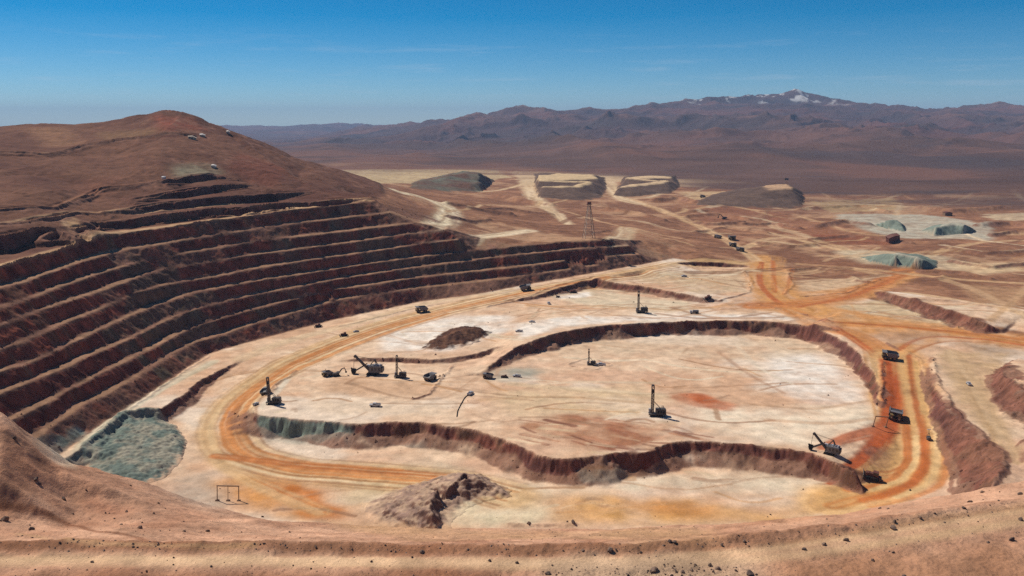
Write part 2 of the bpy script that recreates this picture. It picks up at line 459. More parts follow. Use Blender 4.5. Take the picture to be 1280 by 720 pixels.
for px, h, w in [([(710, 456), (735, 447), (765, 457), (738, 463), (712, 457)], 1.0, 1.2), ([(515, 499), (535, 494), (552, 474), (568, 457)], 1.3, 1.3), ([(440, 487), (480, 496), (515, 499)], .8, 1.3),
                 ([(1110, 430), (1150, 448), (1157, 485), (1167, 525), (1180, 562), (1194, 592), (1188, 612)], 1.3, 1.6), ([(1166, 448), (1174, 480), (1187, 505), (1209, 530), (1234, 548), (1252, 565), (1258, 585), (1242, 606)], 1.2, 1.5),
                 ([(1103, 452), (1102, 480), (1103, 505)], 1.2, 1.5), ([(370, 464), (348, 480), (332, 495)], 1.2, 1.5), ([(860, 331), (930, 338), (940, 352), (935, 366), (900, 376)], 1.2, 1.6), ([(950, 381), (1010, 394), (1040, 404)], 1.0, 1.5),
                 ([(740, 346), (700, 356), (660, 371), (610, 384)], 1.2, 1.6), ([(985, 340), (992, 356), (980, 368)], 1.2, 1.8), ([(1000, 371), (1060, 366), (1100, 350)], 1.2, 1.8), ([(640, 655), (660, 657), (720, 656)], 1.4, 2),
                 ([(120, 538), (180, 501), (225, 468), (262, 445)], 1.0, 1.3), ([(425, 408), (520, 385), (600, 372)], .8, 1.5),
                 ([(860, 272), (900, 270), (935, 276)], 5, 7), ([(930, 282), (965, 281), (1000, 287)], 5, 7), ([(1015, 300), (1060, 297), (1110, 303), (1140, 306)], 4.5, 6), ([(985, 338), (1020, 336), (1050, 341)], 2.5, 4.5), ([(1240, 296), (1270, 292), (1300, 295)], 6, 7),
                 ([(1120, 352), (1170, 350), (1180, 346)], 2.2, 4.2), ([(1185, 312), (1230, 318), (1290, 314)], 4, 6), ([(600, 262), (640, 262), (690, 270)], 3.5, 6), ([(845, 262), (866, 265), (885, 264)], 5, 7), ([(690, 290), (730, 291), (760, 289)], 2.5, 4.5), ([(1000, 262), (1080, 258), (1110, 266)], 5, 8), ([(1130, 384), (1200, 378), (1280, 392)], 2.0, 4.2),
                 ([(560, 272), (590, 278), (612, 276)], 4, 6), ([(870, 290), (910, 285), (960, 292)], 3, 5), ([(1150, 262), (1190, 266), (1250, 262)], 9, 14), ([(1020, 284), (1060, 279), (1085, 283)], 7, 10), ([(1225, 284), (1260, 281), (1300, 286)], 8, 11), ([(820, 252), (850, 250), (870, 255)], 8, 12),
                 ([(620, 246), (650, 252), (690, 258)], 7, 11), ([(950, 305), (985, 310), (1020, 308)], 4, 6), ([(1190, 328), (1240, 336), (1290, 330)], 4.5, 6), ([(870, 280), (895, 283), (930, 280)], 6, 9), ([(560, 256), (600, 264), (640, 270)], 6, 9), ([(760, 262), (800, 268), (830, 276)], 5, 8), ([(1060, 345), (1075, 352), (1090, 355)], 2.5, 4.2), ([(1150, 340), (1200, 342), (1240, 350)], 3, 5),
                 ([(-30, 194), (60, 195), (110, 184), (160, 176), (245, 173)], 3.2, 5), ([(0, 266), (70, 264), (100, 248), (125, 236), (170, 232), (212, 225)], 2.2, 4.2), ([(-30, 286), (60, 279), (100, 269), (200, 264)], 2, 4.2), ([(300, 178), (330, 200), (380, 228)], 2.5, 6)]:
    raise_ridge(px, h, w)
for r in (NEAR, MID, FAR):
    gy, gx = np.gradient(r.z, r.res)
    r.slope = np.hypot(gx, gy)
QC, QR = 1000, .9
# ------------------------------------------------------------------ colours of the ground (albedo, linear)
def lin(r, g, b, k=.84):
    f = lambda c: (c / 12.92 if c <= .04045 else ((c + .055) / 1.055) ** 2.4)
    return np.array([f(r / 255), f(g / 255) * .99, f(b / 255) * .91]) * k


def dens_px(p, step=12):
    out = []
    n = len(p)
    for i in range(n):
        a, b = p[i], p[(i + 1) % n]
        m = max(1, int(math.hypot(b[0] - a[0], b[1] - a[1]) / step))
        out += [(a[0] + (b[0] - a[0]) * k / m, a[1] + (b[1] - a[1]) * k / m) for k in range(m)]
    return out


def poly_xy(px):
    return np.array([hit(*q)[:2] for q in dens_px(px)])


def line_xy(px):
    q = []
    for a, b in zip(px[:-1], px[1:]):
        m = max(1, int(math.hypot(b[0] - a[0], b[1] - a[1]) / 10))
        q += [(a[0] + (b[0] - a[0]) * k / m, a[1] + (b[1] - a[1]) * k / m) for k in range(m)]
    q.append(px[-1])
    p = np.array([hit(*t)[:2] for t in q])
    return smooth_line(p, 3)


LAYERS = (NEAR, MID)
for r in LAYERS:
    r.n1 = fbm(r.X / 60, r.Y / 60, 4, 3)
    r.n2 = fbm(r.X / 14, r.Y / 14, 3, 9)
    r.n3 = fbm(r.X / 220, r.Y / 220, 3, 21)
    r.wx = 5 * fbm(r.X / 18, r.Y / 18, 3, 31) * (1 if r is NEAR else 3)
    r.wy = 5 * fbm(r.X / 18, r.Y / 18, 3, 41) * (1 if r is NEAR else 3)
    r.col = np.zeros((r.ny, r.nx, 3))
    r.road = np.zeros((r.ny, r.nx))
    r.floor = np.zeros((r.ny, r.nx))
    r.wall = np.zeros((r.ny, r.nx))
    r.hill = np.zeros((r.ny, r.nx))
    r.fore = np.zeros((r.ny, r.nx))
    r.teal = np.zeros((r.ny, r.nx))
    r.rocky = np.zeros((r.ny, r.nx))


def inpoly(x, y, P):
    m = np.zeros(x.shape, bool)
    n = len(P)
    for i in range(n):
        x0, y0 = P[i]; x1, y1 = P[(i + 1) % n]
        if y0 == y1:
            continue
        c = ((y0 > y) != (y1 > y))
        m ^= c & (x < (x1 - x0) * (y - y0) / (y1 - y0) + x0)
    return m


def window(r, lo, hi, pad):
    i0 = max(0, int((lo[0] - pad - r.x0) / r.res)); i1 = min(r.nx, int((hi[0] + pad - r.x0) / r.res) + 2)
    j0 = max(0, int((lo[1] - pad - r.y0) / r.res)); j1 = min(r.ny, int((hi[1] + pad - r.y0) / r.res) + 2)
    if i1 <= i0 + 2 or j1 <= j0 + 2:
        return None
    return slice(j0, j1), slice(i0, i1)


def paint(r, w, m, color, streak=None):
    c = np.asarray(color)[None, None, :] if np.ndim(color) == 1 else color
    m = m[..., None]
    r.col[w] = r.col[w] * (1 - m) + c * m


def patch(px, color, alpha=1.0, soft=4, rough=1.0, mott=.35, target=None, xy=None):
    """a stain or zone of the ground with a ragged soft edge"""
    P = poly_xy(px) if xy is None else xy
    for r in LAYERS:
        w = window(r, P.min(0), P.max(0), 12 * r.res + soft)
        if w is None:
            continue
        m = inpoly(r.X[w] + r.wx[w] * rough, r.Y[w] + r.wy[w] * rough, P).astype(float)
        m = blur(m, max(1, int((soft / r.res) ** 2 / 1.0)) if soft < 9 else 60)
        if target:
            a = getattr(r, target)
            a[w] = np.maximum(a[w], m)
        if color is not None:
            mm = np.clip(m * alpha * (1 - mott + mott * (1 + 1.6 * r.n2[w] + .8 * r.n1[w])), 0, 1)
            paint(r, w, mm, color)


def road(px, width, color, alpha=1.0, soft=.35, streaks=.5, tag=True, xy=None, seed=0):
    """a track: a band of worn colour with wheel streaks along it"""
    L = line_xy(px) if xy is None else xy
    wd = np.interp(np.linspace(0, 1, len(L)), np.linspace(0, 1, len(np.atleast_1d(width))), np.atleast_1d(width)) / 2
    mw = wd.max()
    for r in LAYERS:
        w = window(r, L.min(0), L.max(0), mw * 1.5 + 3 * r.res)
        if w is None:
            continue
        X, Y = r.X[w], r.Y[w]
        best = np.full(X.shape, 1e9); lat = np.zeros(X.shape); hw = np.full(X.shape, 1.0); al = np.zeros(X.shape)
        acc = 0
        for k in range(len(L) - 1):
            a, b = L[k], L[k + 1]
            d = b - a; ll = math.hypot(*d)
            if ll < 1e-6:
                continue
            lw = window(r, np.minimum(a, b), np.maximum(a, b), mw * 1.6 + 2 * r.res)
            if lw is None:
                acc += ll
                continue
            j0, i0 = w[0].start, w[1].start
            s2 = (slice(max(0, lw[0].start - j0), lw[0].stop - j0), slice(max(0, lw[1].start - i0), lw[1].stop - i0))
            x, y = X[s2], Y[s2]
            if x.size == 0:
                acc += ll
                continue
            t = np.clip(((x - a[0]) * d[0] + (y - a[1]) * d[1]) / ll ** 2, 0, 1)
            dx, dy = x - a[0] - d[0] * t, y - a[1] - d[1] * t
            dist = np.hypot(dx, dy)
            sg = np.sign((x - a[0]) * -d[1] + (y - a[1]) * d[0])
            u = dist < best[s2]
            best[s2] = np.where(u, dist, best[s2])
            lat[s2] = np.where(u, dist * sg, lat[s2])
            hw[s2] = np.where(u, wd[k], hw[s2])
            al[s2] = np.where(u, acc + t * ll, al[s2])
            acc += ll
        e = best / hw + .14 * r.n2[w] + .12 * r.n1[w]
        m = 1 - smooth01(e, 1 - soft, 1 + soft * .9)
        if streaks:
            st = fbm(lat / 3.2 + seed, al / 120 + seed * .7, 3, 77 + seed)
            sl2 = fbm(lat / 9 + seed, al / 45, 3, 78 + seed)
            m = m * np.clip(1 - streaks + streaks * (.9 + 2.6 * st + .5 * sl2), 0, 1)
        hue = 1 + .35 * fbm(lat / 5 + seed, al / 90, 3, 79 + seed)[..., None] * np.array([.8, 1.0, 1.3])
        paint(r, w, np.clip(m * alpha, 0, 1), np.asarray(color)[None, None, :] * hue)
        if tag:
            r.road[w] = np.maximum(r.road[w], (best < hw).astype(float))


def base_layers():
    plain_a, plain_b, plain_c = lin(168, 120, 92), lin(136, 94, 72), lin(196, 156, 124)
    for r in LAYERS:
        t = np.clip(.5 + 1.3 * r.n1 + .9 * r.n2, 0, 1)[..., None]
        r.col = plain_a * t + plain_b * (1 - t)
        u = smooth01(r.n3 + .8 * r.n1 + .3 * r.n2,   .15, .6)[..., None] * .65
        r.col = r.col * (1 - u) + plain_c * u
        # long level banding of graded ground
        bnd = fbm(r.X / 260, r.Y / 16, 3, 51)
        r.col *= (1 + .16 * bnd)[..., None]


base_layers()
WALL_POLY = np.vstack([toe_ext[:, :2], WALL[8][::-1][:1, :2], np.array([hit(842, 321)[:2], hit(800, 308)[:2], hit(765, 300)[:2], hit(640, 307)[:2], hit(560, 284)[:2]]), L0[::-1][:, :2], [[L0[0][0] - 300, L0[0][1] - 330]]])
HILL_POLY = np.vstack([L0[:, :2], [hit(480, 245)[:2]], [[at_d(470, 240, 1800)[0], 1800]], [[-1900, 1900]], [[-1900, 300]], [[L0[0][0] - 200, L0[0][1] - 220]]])
PIT_POLY = np.vstack([toe_ext[:, :2], poly_xy([(842, 323), (866, 327), (935, 333), (945, 320), (985, 340), (990, 365), (1100, 362), (1240, 408), (1280, 425), (1400, 440)])[:-12], [[600, 700], [500, 250], [0, 220], [-400, 300]]])
patch(None, None, xy=WALL_POLY, soft=1, rough=0, target='wall')
patch(None, None, xy=HILL_POLY, soft=3, rough=0, target='hill')
patch(None, None, xy=PIT_POLY, soft=2, rough=0, target='floor')
for r in LAYERS:
    rr = np.hypot(r.X, r.Y)
    r.fore = (rr < 330).astype(float)
    # pit floor
    t = np.clip(.5 + .9 * r.n1 + .6 * r.n2, 0, 1)[..., None]
    fl = lin(238, 206, 179) * t + lin(216, 174, 144) * (1 - t)
    u = smooth01(fbm(r.X / 90, r.Y / 40, 4, 61), .1, .5)[..., None] * .55
    fl = fl * (1 - u) + lin(216, 172, 146) * u
    u = smooth01(fbm(r.X / 70, r.Y / 50, 4, 71), .15, .5)[..., None] * .6
    fl = fl * (1 - u) + lin(242, 226, 212) * u
    m = r.floor[..., None]
    r.col = r.col * (1 - m) + fl * m
    # hill
    t = np.clip(.5 + .8 * r.n1 + .4 * r.n2 + .5 * r.n3, 0, 1)[..., None]
    hc = lin(124, 84, 66) * t + lin(98, 61, 50) * (1 - t)
    m = r.hill[..., None]
    r.col = r.col * (1 - m) + hc * m
    # near slope
    t = np.clip(.5 + .7 * fbm(r.X / 9, r.Y / 9, 4, 81) + .6 * r.n1, 0, 1)[..., None]
    fc = lin(220, 172, 144) * t + lin(184, 134, 108) * (1 - t)
    m = (r.fore * (1 - 0))[..., None]
    r.col = r.col * (1 - m) + fc * m
# ---- stains and zones of the pit
WHITE, CREAM, TAN, PINK = lin(246, 234, 226), lin(242, 222, 200), lin(206, 170, 134), lin(205, 160, 138)
ORANGE, RUST, OCHRE, BROWN = lin(208, 138, 80), lin(186, 96, 52), lin(214, 156, 96), lin(150, 104, 80)
GREYT, TEAL, GREY = lin(150, 156, 148), lin(128, 146, 142), lin(170, 152, 138)
patch([(860, 505), (960, 512), (1090, 508), (1095, 528), (1050, 548), (1010, 560), (940, 552), (880, 540)], CREAM, .8, 8)
patch([(960, 440), (1020, 440), (1060, 470), (1078, 495), (1060, 506), (1000, 500), (965, 480)], WHITE, .8, 8)
patch([(680, 425), (830, 424), (1000, 424), (1030, 440), (960, 450), (800, 445), (700, 445)], lin(222, 196, 170), .6, 8)
patch([(600, 490), (800, 480), (830, 500), (800, 520), (640, 520)], lin(222, 192, 158), .7, 8)
patch([(835, 495), (870, 490), (925, 505), (915, 514), (870, 510)], RUST, .7, 3)
patch([(850, 492), (880, 490), (905, 502), (880, 505)], RUST, .6, 2)
patch([(690, 522), (740, 518), (800, 530), (840, 545), (800, 560), (740, 565), (690, 548)], lin(172, 118, 90), .75, 6, mott=.8)
patch([(640, 530), (700, 520), (780, 545), (720, 560)], lin(186, 136, 106), .6, 5, mott=.9)
patch([(820, 530), (900, 535), (960, 552), (850, 548)], BROWN, .3, 4, mott=.9)
patch([(380, 500), (470, 498), (560, 505), (560, 520), (400, 516)], lin(228, 202, 178), .6, 6)
patch([(420, 470), (560, 480), (560, 496), (400, 492)], lin(202, 160, 128), .6, 7)
patch([(470, 420), (560, 395), (640, 395), (640, 412), (560, 440), (480, 440)], WHITE, .75, 7)
patch([(690, 362), (740, 362), (860, 378), (860, 390), (740, 384), (690, 372)], lin(226, 206, 180), .7, 5)
patch([(694, 364), (735, 362), (740, 370), (700, 373)], WHITE, .9, 3)
patch([(640, 405), (700, 396), (900, 394), (980, 392), (1000, 400), (830, 399), (700, 408), (650, 425)], WHITE, .75, 4)
patch([(930, 375), (1000, 390), (1060, 402), (990, 398)], lin(222, 206, 188), .6, 4)
patch([(790, 340), (930, 338), (935, 365), (880, 368), (800, 352)], lin(208, 178, 146), .8, 5)
patch([(1030, 385), (1100, 375), (1200, 400), (1190, 408), (1040, 398)], lin(212, 184, 150), .85, 4)
patch([(990, 350), (1050, 348), (1095, 350), (1050, 362), (990, 372)], lin(214, 182, 150), .7, 4)
patch([(1170, 440), (1260, 440), (1240, 470), (1262, 540), (1262, 600), (1250, 560), (1200, 510)], lin(200, 166, 130), .85, 5)
patch([(1190, 425), (1280, 428), (1280, 445), (1220, 440)], lin(158, 124, 96), .6, 4)
patch([(200, 600), (280, 585), (300, 620), (260, 640), (220, 620)], lin(196, 176, 160), .8, 8)
patch([(250, 600), (330, 590), (400, 620), (425, 640), (400, 650), (360, 648), (300, 630)], lin(212, 150, 92), .85, 8)
patch([(320, 596), (370, 602), (435, 640), (430, 650), (380, 644), (340, 622)], lin(200, 120, 60), .95, 4)
patch([(420, 600), (520, 588), (560, 600), (520, 610), (440, 640)], lin(216, 190, 154), .7, 8)
patch([(440, 580), (540, 577), (600, 588), (580, 592), (480, 590)], lin(218, 196, 170), .6, 5)
patch([(640, 600), (700, 610), (760, 605), (850, 595), (960, 590), (1040, 602), (1000, 620), (880, 612), (760, 612), (680, 625)], lin(224, 206, 184), .75, 6)
patch([(680, 620), (760, 618), (860, 625), (960, 640), (1040, 630), (1000, 650), (800, 655), (690, 652)], lin(214, 160, 98), .7, 9)
patch([(760, 624), (850, 626), (900, 640), (860, 645), (800, 634)], lin(206, 136, 70), .65, 6)
patch([(560, 625), (640, 612), (690, 640), (660, 655), (560, 660)], lin(224, 206, 176), .7, 6)
patch([(1000, 610), (1080, 600), (1150, 610), (1090, 632), (1020, 642)], lin(226, 174, 110), .7, 8)
patch([(60, 585), (120, 540), (180, 498), (150, 520), (110, 560)], lin(190, 176, 158), .8, 3)
# teal rock in the faces
for px in ([(322, 512), (440, 524), (450, 550), (330, 552)], [(598, 470), (645, 455), (700, 465), (690, 478), (610, 480)], [(720, 575), (790, 580), (800, 608), (720, 600)],
           [(480, 560), (540, 560), (560, 580), (470, 575)], [(0, 520), (60, 545), (110, 530), (110, 590), (40, 590)]):
    patch(px, None, 1, 6, target='teal')
for px in ([(1180, 500), (1190, 508), (1212, 530), (1236, 548), (1254, 566), (1256, 586), (1236, 606), (1196, 606), (1196, 585), (1184, 550), (1174, 515)], [(1236, 460), (1262, 452), (1300, 490), (1300, 545), (1262, 526), (1244, 500)], [(1100, 365), (1160, 379), (1235, 404), (1250, 416), (1200, 412), (1100, 376)]):
    patch(px, None, 1, 4, target='rocky')
patch([(610, 462), (660, 458), (690, 466), (650, 476), (610, 476)], GREYT, .6, 5)
patch([(335, 545), (450, 550), (440, 556), (340, 552)], GREYT, .6, 4)
for k in range(60):
    x0, y0 = random.uniform(630, 850), random.uniform(522, 566)
    if y0 > 552 and x0 < 720:
        continue
    road([(x0, y0), (x0 + random.uniform(15, 45), y0 + random.uniform(2, 9))], [random.uniform(1.5, 5)], random.choice([lin(150, 94, 70), lin(136, 86, 68), lin(190, 134, 104), lin(226, 196, 164)]), random.uniform(.5, .9), .5, .5, tag=False, seed=700 + k)
# ---- faint wheel tracks everywhere on the floors
rt = random.Random(11)
for k in range(170):
    zone = rt.choice([(340, 480, 1000, 540), (620, 430, 1030, 500), (640, 378, 980, 398), (260, 590, 1100, 645), (440, 400, 640, 440), (350, 460, 620, 505), (780, 340, 930, 365), (1040, 380, 1200, 405)])
    x0, y0 = rt.uniform(zone[0], zone[2]), rt.uniform(zone[1], zone[3])
    dx, dy = rt.uniform(-170, 170), rt.uniform(-14, 14)
    b_ = rt.uniform(-10, 10)
    cl = lambda v: min(zone[3], max(zone[1], v))
    road([(x0, cl(y0)), (x0 + dx * .33, cl(y0 + dy * .33 + b_)), (x0 + dx * .66, cl(y0 + dy * .66 + b_)), (x0 + dx, cl(y0 + dy))], [rt.choice([2.5, 3, 4, 6])], rt.choice([lin(176, 134, 104), lin(186, 142, 108), lin(230, 210, 184), lin(160, 118, 92), lin(204, 152, 104)]), rt.uniform(.4, .8), .25, .6, tag=False, seed=300 + k)
# ---- haul roads and tracks
HAUL = [(940, 330), (880, 325), (840, 330), (760, 346), (690, 359), (640, 369), (560, 387), (480, 409), (420, 431), (360, 457), (315, 486), (285, 516), (278, 545), (300, 571), (370, 588), (480, 596), (570, 603), (640, 620)]
road(HAUL, [20, 24, 28, 34, 36, 40, 40, 34], lin(212, 172, 124), .8, .5, .3, seed=1)
road(HAUL[3:17], [6, 8, 10, 10, 8], lin(204, 132, 76), .9, .4, .45, seed=2)
HL = line_xy(HAUL[2:18])
HN = normals(HL, 1, 5)
for k, (off, wd_, cc_, aa) in enumerate([(-15, 2.6, lin(168, 122, 90), .7), (-11, 3, lin(232, 204, 168), .7), (-7.5, 2.4, lin(176, 118, 76), .75), (6.5, 2.6, lin(186, 120, 72), .8), (9.5, 2.6, lin(236, 208, 172), .7), (12.5, 2.4, lin(170, 118, 82), .7), (17, 3, lin(226, 192, 152), .6), (20, 2.2, lin(166, 124, 94), .6), (-19, 2.4, lin(180, 136, 100), .6)]):
    road(None, [wd_], cc_, aa, .3, .35, tag=False, xy=HL + HN * off, seed=200 + k)
RL = line_xy([(1108, 436), (1118, 465), (1126, 500), (1134, 540), (1138, 575), (1118, 605)])
RN = normals(RL, 1, 5)
for k, (off, wd_, cc_, aa) in enumerate([(-19, 2.6, lin(196, 134, 82), .7), (-15, 2.4, lin(228, 186, 136), .7), (13, 2.4, lin(232, 192, 142), .7), (2, 3, lin(200, 136, 82), .6)]):
    road(None, [wd_], cc_, aa, .3, .35, tag=False, xy=RL + RN * off, seed=230 + k)
road([(640, 361), (560, 380), (470, 404), (390, 433), (320, 470), (262, 515), (255, 548), (275, 580), (330, 610), (400, 640)], [10, 12, 12], lin(216, 178, 134), .7, .5, .5, seed=3)
road([(560, 392), (500, 410), (430, 436), (370, 462), (325, 490), (298, 518), (295, 545), (320, 566), (390, 580), (500, 588)], [6, 8, 8, 5], lin(204, 142, 92), .9, .4, .45, seed=4)
road([(270, 570), (340, 578), (420, 585), (520, 592), (565, 596)], [9, 9, 6], lin(192, 118, 68), .95, .4, .35, seed=5)
road([(265, 452), (215, 478), (160, 512), (110, 548), (70, 580)], [11, 9, 9], lin(214, 200, 178), .9, .4, .3, seed=6)
road([(300, 448), (350, 428), (430, 408), (520, 382), (640, 362)], [16, 14, 8], lin(212, 184, 152), .7, .5, .4, seed=7)
for k, (pp, w, c, a) in enumerate([
    ([(660, 382), (760, 383), (850, 388), (930, 380)], [7], lin(206, 158, 110), .7),
    ([(640, 377), (700, 385), (780, 386)], [5], lin(204, 146, 98), .7),
    ([(640, 395), (730, 388), (800, 386), (880, 382)], [4], lin(180, 138, 106), .5),
    ([(900, 440), (930, 465), (980, 492)], [5, 4], lin(178, 132, 104), .5),
    ([(920, 430), (945, 460), (990, 480)], [4], lin(232, 214, 194), .6),
    ([(640, 480), (760, 490), (830, 495)], [10], lin(226, 200, 168), .6),
    ([(600, 500), (700, 495), (800, 503)], [6], lin(206, 168, 132), .5),
    ([(440, 480), (500, 498), (560, 500), (585, 480), (625, 452)], [5], lin(160, 124, 98), .55),
    ([(360, 475), (345, 490), (326, 510)], [5], lin(222, 206, 186), .8),
    ([(940, 505), (1020, 512), (1090, 500)], [5], lin(180, 140, 108), .5),
    ([(960, 525), (1040, 530), (1100, 522)], [6], lin(190, 146, 112), .5),
]):
    road(pp, w, c, a, .5, .4, tag=False, seed=20 + k)
patch([(1100, 440), (1135, 430), (1160, 445), (1168, 500), (1184, 560), (1194, 595), (1150, 612), (1080, 628), (1010, 642), (1040, 612), (1085, 585), (1100, 540), (1104, 500), (1098, 465)], lin(222, 164, 104), .8, 5)
patch([(940, 326), (985, 335), (1000, 365), (1060, 360), (1115, 345), (1140, 332), (1150, 345), (1090, 372), (1040, 384), (1130, 400), (1300, 420), (1300, 440), (1190, 425), (1130, 440), (1100, 448), (1060, 418), (1000, 394), (940, 386)], lin(212, 152, 98), .75, 5)
# the orange roads of the right-hand junction
for k, (pp, w, c, a) in enumerate([
    ([(960, 322), (950, 340), (962, 362), (985, 380), (1010, 388)], [40, 52], lin(208, 150, 92), .9),
    ([(952, 328), (944, 345), (952, 365), (975, 380)], [7], RUST, .8),
    ([(966, 326), (968, 345), (968, 365)], [6], lin(196, 112, 60), .8),
    ([(990, 335), (992, 352), (980, 368)], [5], lin(182, 110, 66), .7),
    ([(940, 382), (1000, 380), (1060, 370), (1110, 352), (1128, 338)], [26, 30, 24], lin(196, 124, 74), .9),
    ([(1000, 384), (1070, 370), (1118, 348)], [8], lin(182, 100, 56), .6),
    ([(985, 388), (1020, 403), (1060, 414), (1092, 430), (1110, 446)], [20, 24, 24], lin(204, 136, 80), .9),
    ([(1028, 400), (1062, 420), (1090, 440), (1102, 452)], [8, 8], lin(178, 92, 50), .85),
    ([(1040, 404), (1130, 407), (1210, 416), (1300, 430)], [16, 22], lin(200, 132, 76), .9),
    ([(1040, 402), (1120, 408), (1200, 415), (1300, 427)], [5], lin(180, 104, 58), .8),
    ([(1125, 438), (1140, 424), (1170, 420), (1230, 424), (1300, 434)], [6, 8], RUST, .7),
    ([(1140, 440), (1155, 430), (1190, 425), (1240, 428)], [5], lin(198, 124, 70), .7),
    ([(1112, 446), (1120, 470), (1124, 500), (1130, 540), (1135, 575), (1110, 605), (1050, 630)], [34, 36, 40, 44, 46], lin(222, 176, 122), .85),
    ([(1110, 452), (1112, 475), (1116, 500), (1112, 530), (1095, 560), (1060, 590), (1040, 605)], [13, 15, 14, 10, 8], lin(180, 84, 42), .95),
    ([(1136, 445), (1140, 480), (1146, 510), (1156, 545), (1160, 580), (1142, 606), (1100, 622)], [6, 6, 8], lin(186, 100, 54), .85),
    ([(1126, 505), (1134, 540), (1140, 570), (1130, 590), (1080, 592)], [6, 6, 5], lin(190, 104, 56), .8),
    ([(1158, 455), (1166, 500), (1176, 545), (1182, 580), (1172, 610)], [4], lin(196, 140, 90), .7),
    ([(1146, 452), (1152, 500), (1164, 550), (1168, 590)], [5], lin(226, 186, 132), .7),
    ([(1120, 615), (1090, 620), (1040, 632)], [10], lin(206, 130, 70), .7),
    ([(1150, 520), (1160, 560), (1158, 590), (1130, 612), (1080, 625)], [7, 7, 9], lin(188, 104, 54), .8),
    ([(1128, 520), (1136, 560), (1134, 588), (1110, 604), (1060, 612)], [5, 5, 8], lin(200, 120, 66), .8),
    ([(1176, 540), (1186, 575), (1180, 605), (1140, 622), (1090, 632)], [5, 5, 7], lin(206, 130, 76), .75),
    ([(1146, 545), (1148, 575), (1132, 600), (1090, 612)], [4], lin(238, 202, 152), .8),
    ([(1168, 530), (1174, 570), (1168, 602), (1120, 622)], [4], lin(236, 198, 148), .8),
    ([(1110, 535), (1070, 545), (1040, 552), (1030, 560)], [16, 10], lin(186, 100, 62), .85),
    ([(1190, 440), (1210, 470), (1235, 520), (1268, 575)], [14, 14], lin(198, 164, 128), .8),
]):
    road(pp, w, c, a, .4, .5, seed=50 + k)
# plain: roads and pale pads
PALE = lin(222, 192, 158)
for k, (pp, w, c, a) in enumerate([
    ([(770, 245), (800, 253), (850, 272), (900, 296), (925, 310), (945, 325)], [22, 18, 16], lin(216, 176, 136), 1.0),
    ([(660, 225), (655, 240), (675, 255), (700, 270), (712, 280)], [40, 34, 22, 12], lin(226, 196, 162), 1.0),
    ([(755, 220), (770, 235), (765, 250), (800, 255)], [40, 34, 18], PALE, 1.0),
    ([(845, 228), (830, 245), (775, 250)], [14], PALE, .8),
    ([(500, 240), (545, 251), (572, 265), (558, 277), (538, 290)], [34, 38, 34, 30], lin(240, 218, 186), 1.0),
    ([(592, 300), (620, 294), (662, 288)], [20, 22], lin(232, 208, 178), 1.0),
    ([(785, 285), (783, 298), (770, 305)], [28, 30], lin(212, 184, 152), .95),
    ([(1020, 310), (960, 300), (925, 310)], [11], lin(222, 186, 148), .95),
    ([(960, 290), (1000, 300), (1080, 320)], [11], lin(216, 178, 138), .95),
    ([(1000, 330), (1100, 338), (1200, 350), (1290, 355)], [12], lin(212, 170, 130), .9),
    ([(1130, 330), (1200, 340), (1290, 336)], [12, 14], lin(214, 172, 130), .9),
    ([(1130, 365), (1200, 375), (1290, 395)], [10], lin(216, 178, 140), .9),
    ([(880, 252), (960, 260), (1010, 262)], [16], lin(222, 188, 152), .9),
    ([(1000, 270), (1060, 290), (1140, 297), (1280, 294)], [14], lin(208, 166, 128), .8),
    ([(700, 262), (760, 280), (860, 300)], [7], lin(212, 170, 132), .9),
    ([(850, 300), (900, 290), (980, 288)], [6], lin(136, 90, 66), .5),
    ([(925, 312), (960, 297), (1000, 296), (1040, 305), (1075, 318)], [12], lin(218, 180, 142), .9),
    ([(1140, 330), (1180, 312), (1230, 302), (1290, 300)], [12], lin(214, 176, 138), .85),
    ([(1010, 258), (1050, 262), (1080, 258), (1070, 250), (1030, 250)], [14], lin(226, 194, 156), .9),
    ([(600, 240), (640, 235), (660, 228)], [16], lin(220, 188, 152), .9),
    ([(845, 228), (880, 226), (930, 226)], [20], lin(226, 196, 160), .9),
    ([(1180, 350), (1220, 362), (1260, 384), (1290, 400)], [12], lin(212, 176, 140), .85),
    ([(1240, 400), (1270, 372), (1290, 352)], [8], lin(206, 166, 128), .8),
    ([(960, 262), (940, 272), (960, 284), (1000, 290)], [9], lin(214, 176, 138), .8),
]):
    road(pp, w, c, a, .5, .3, seed=90 + k, tag=k < 7)
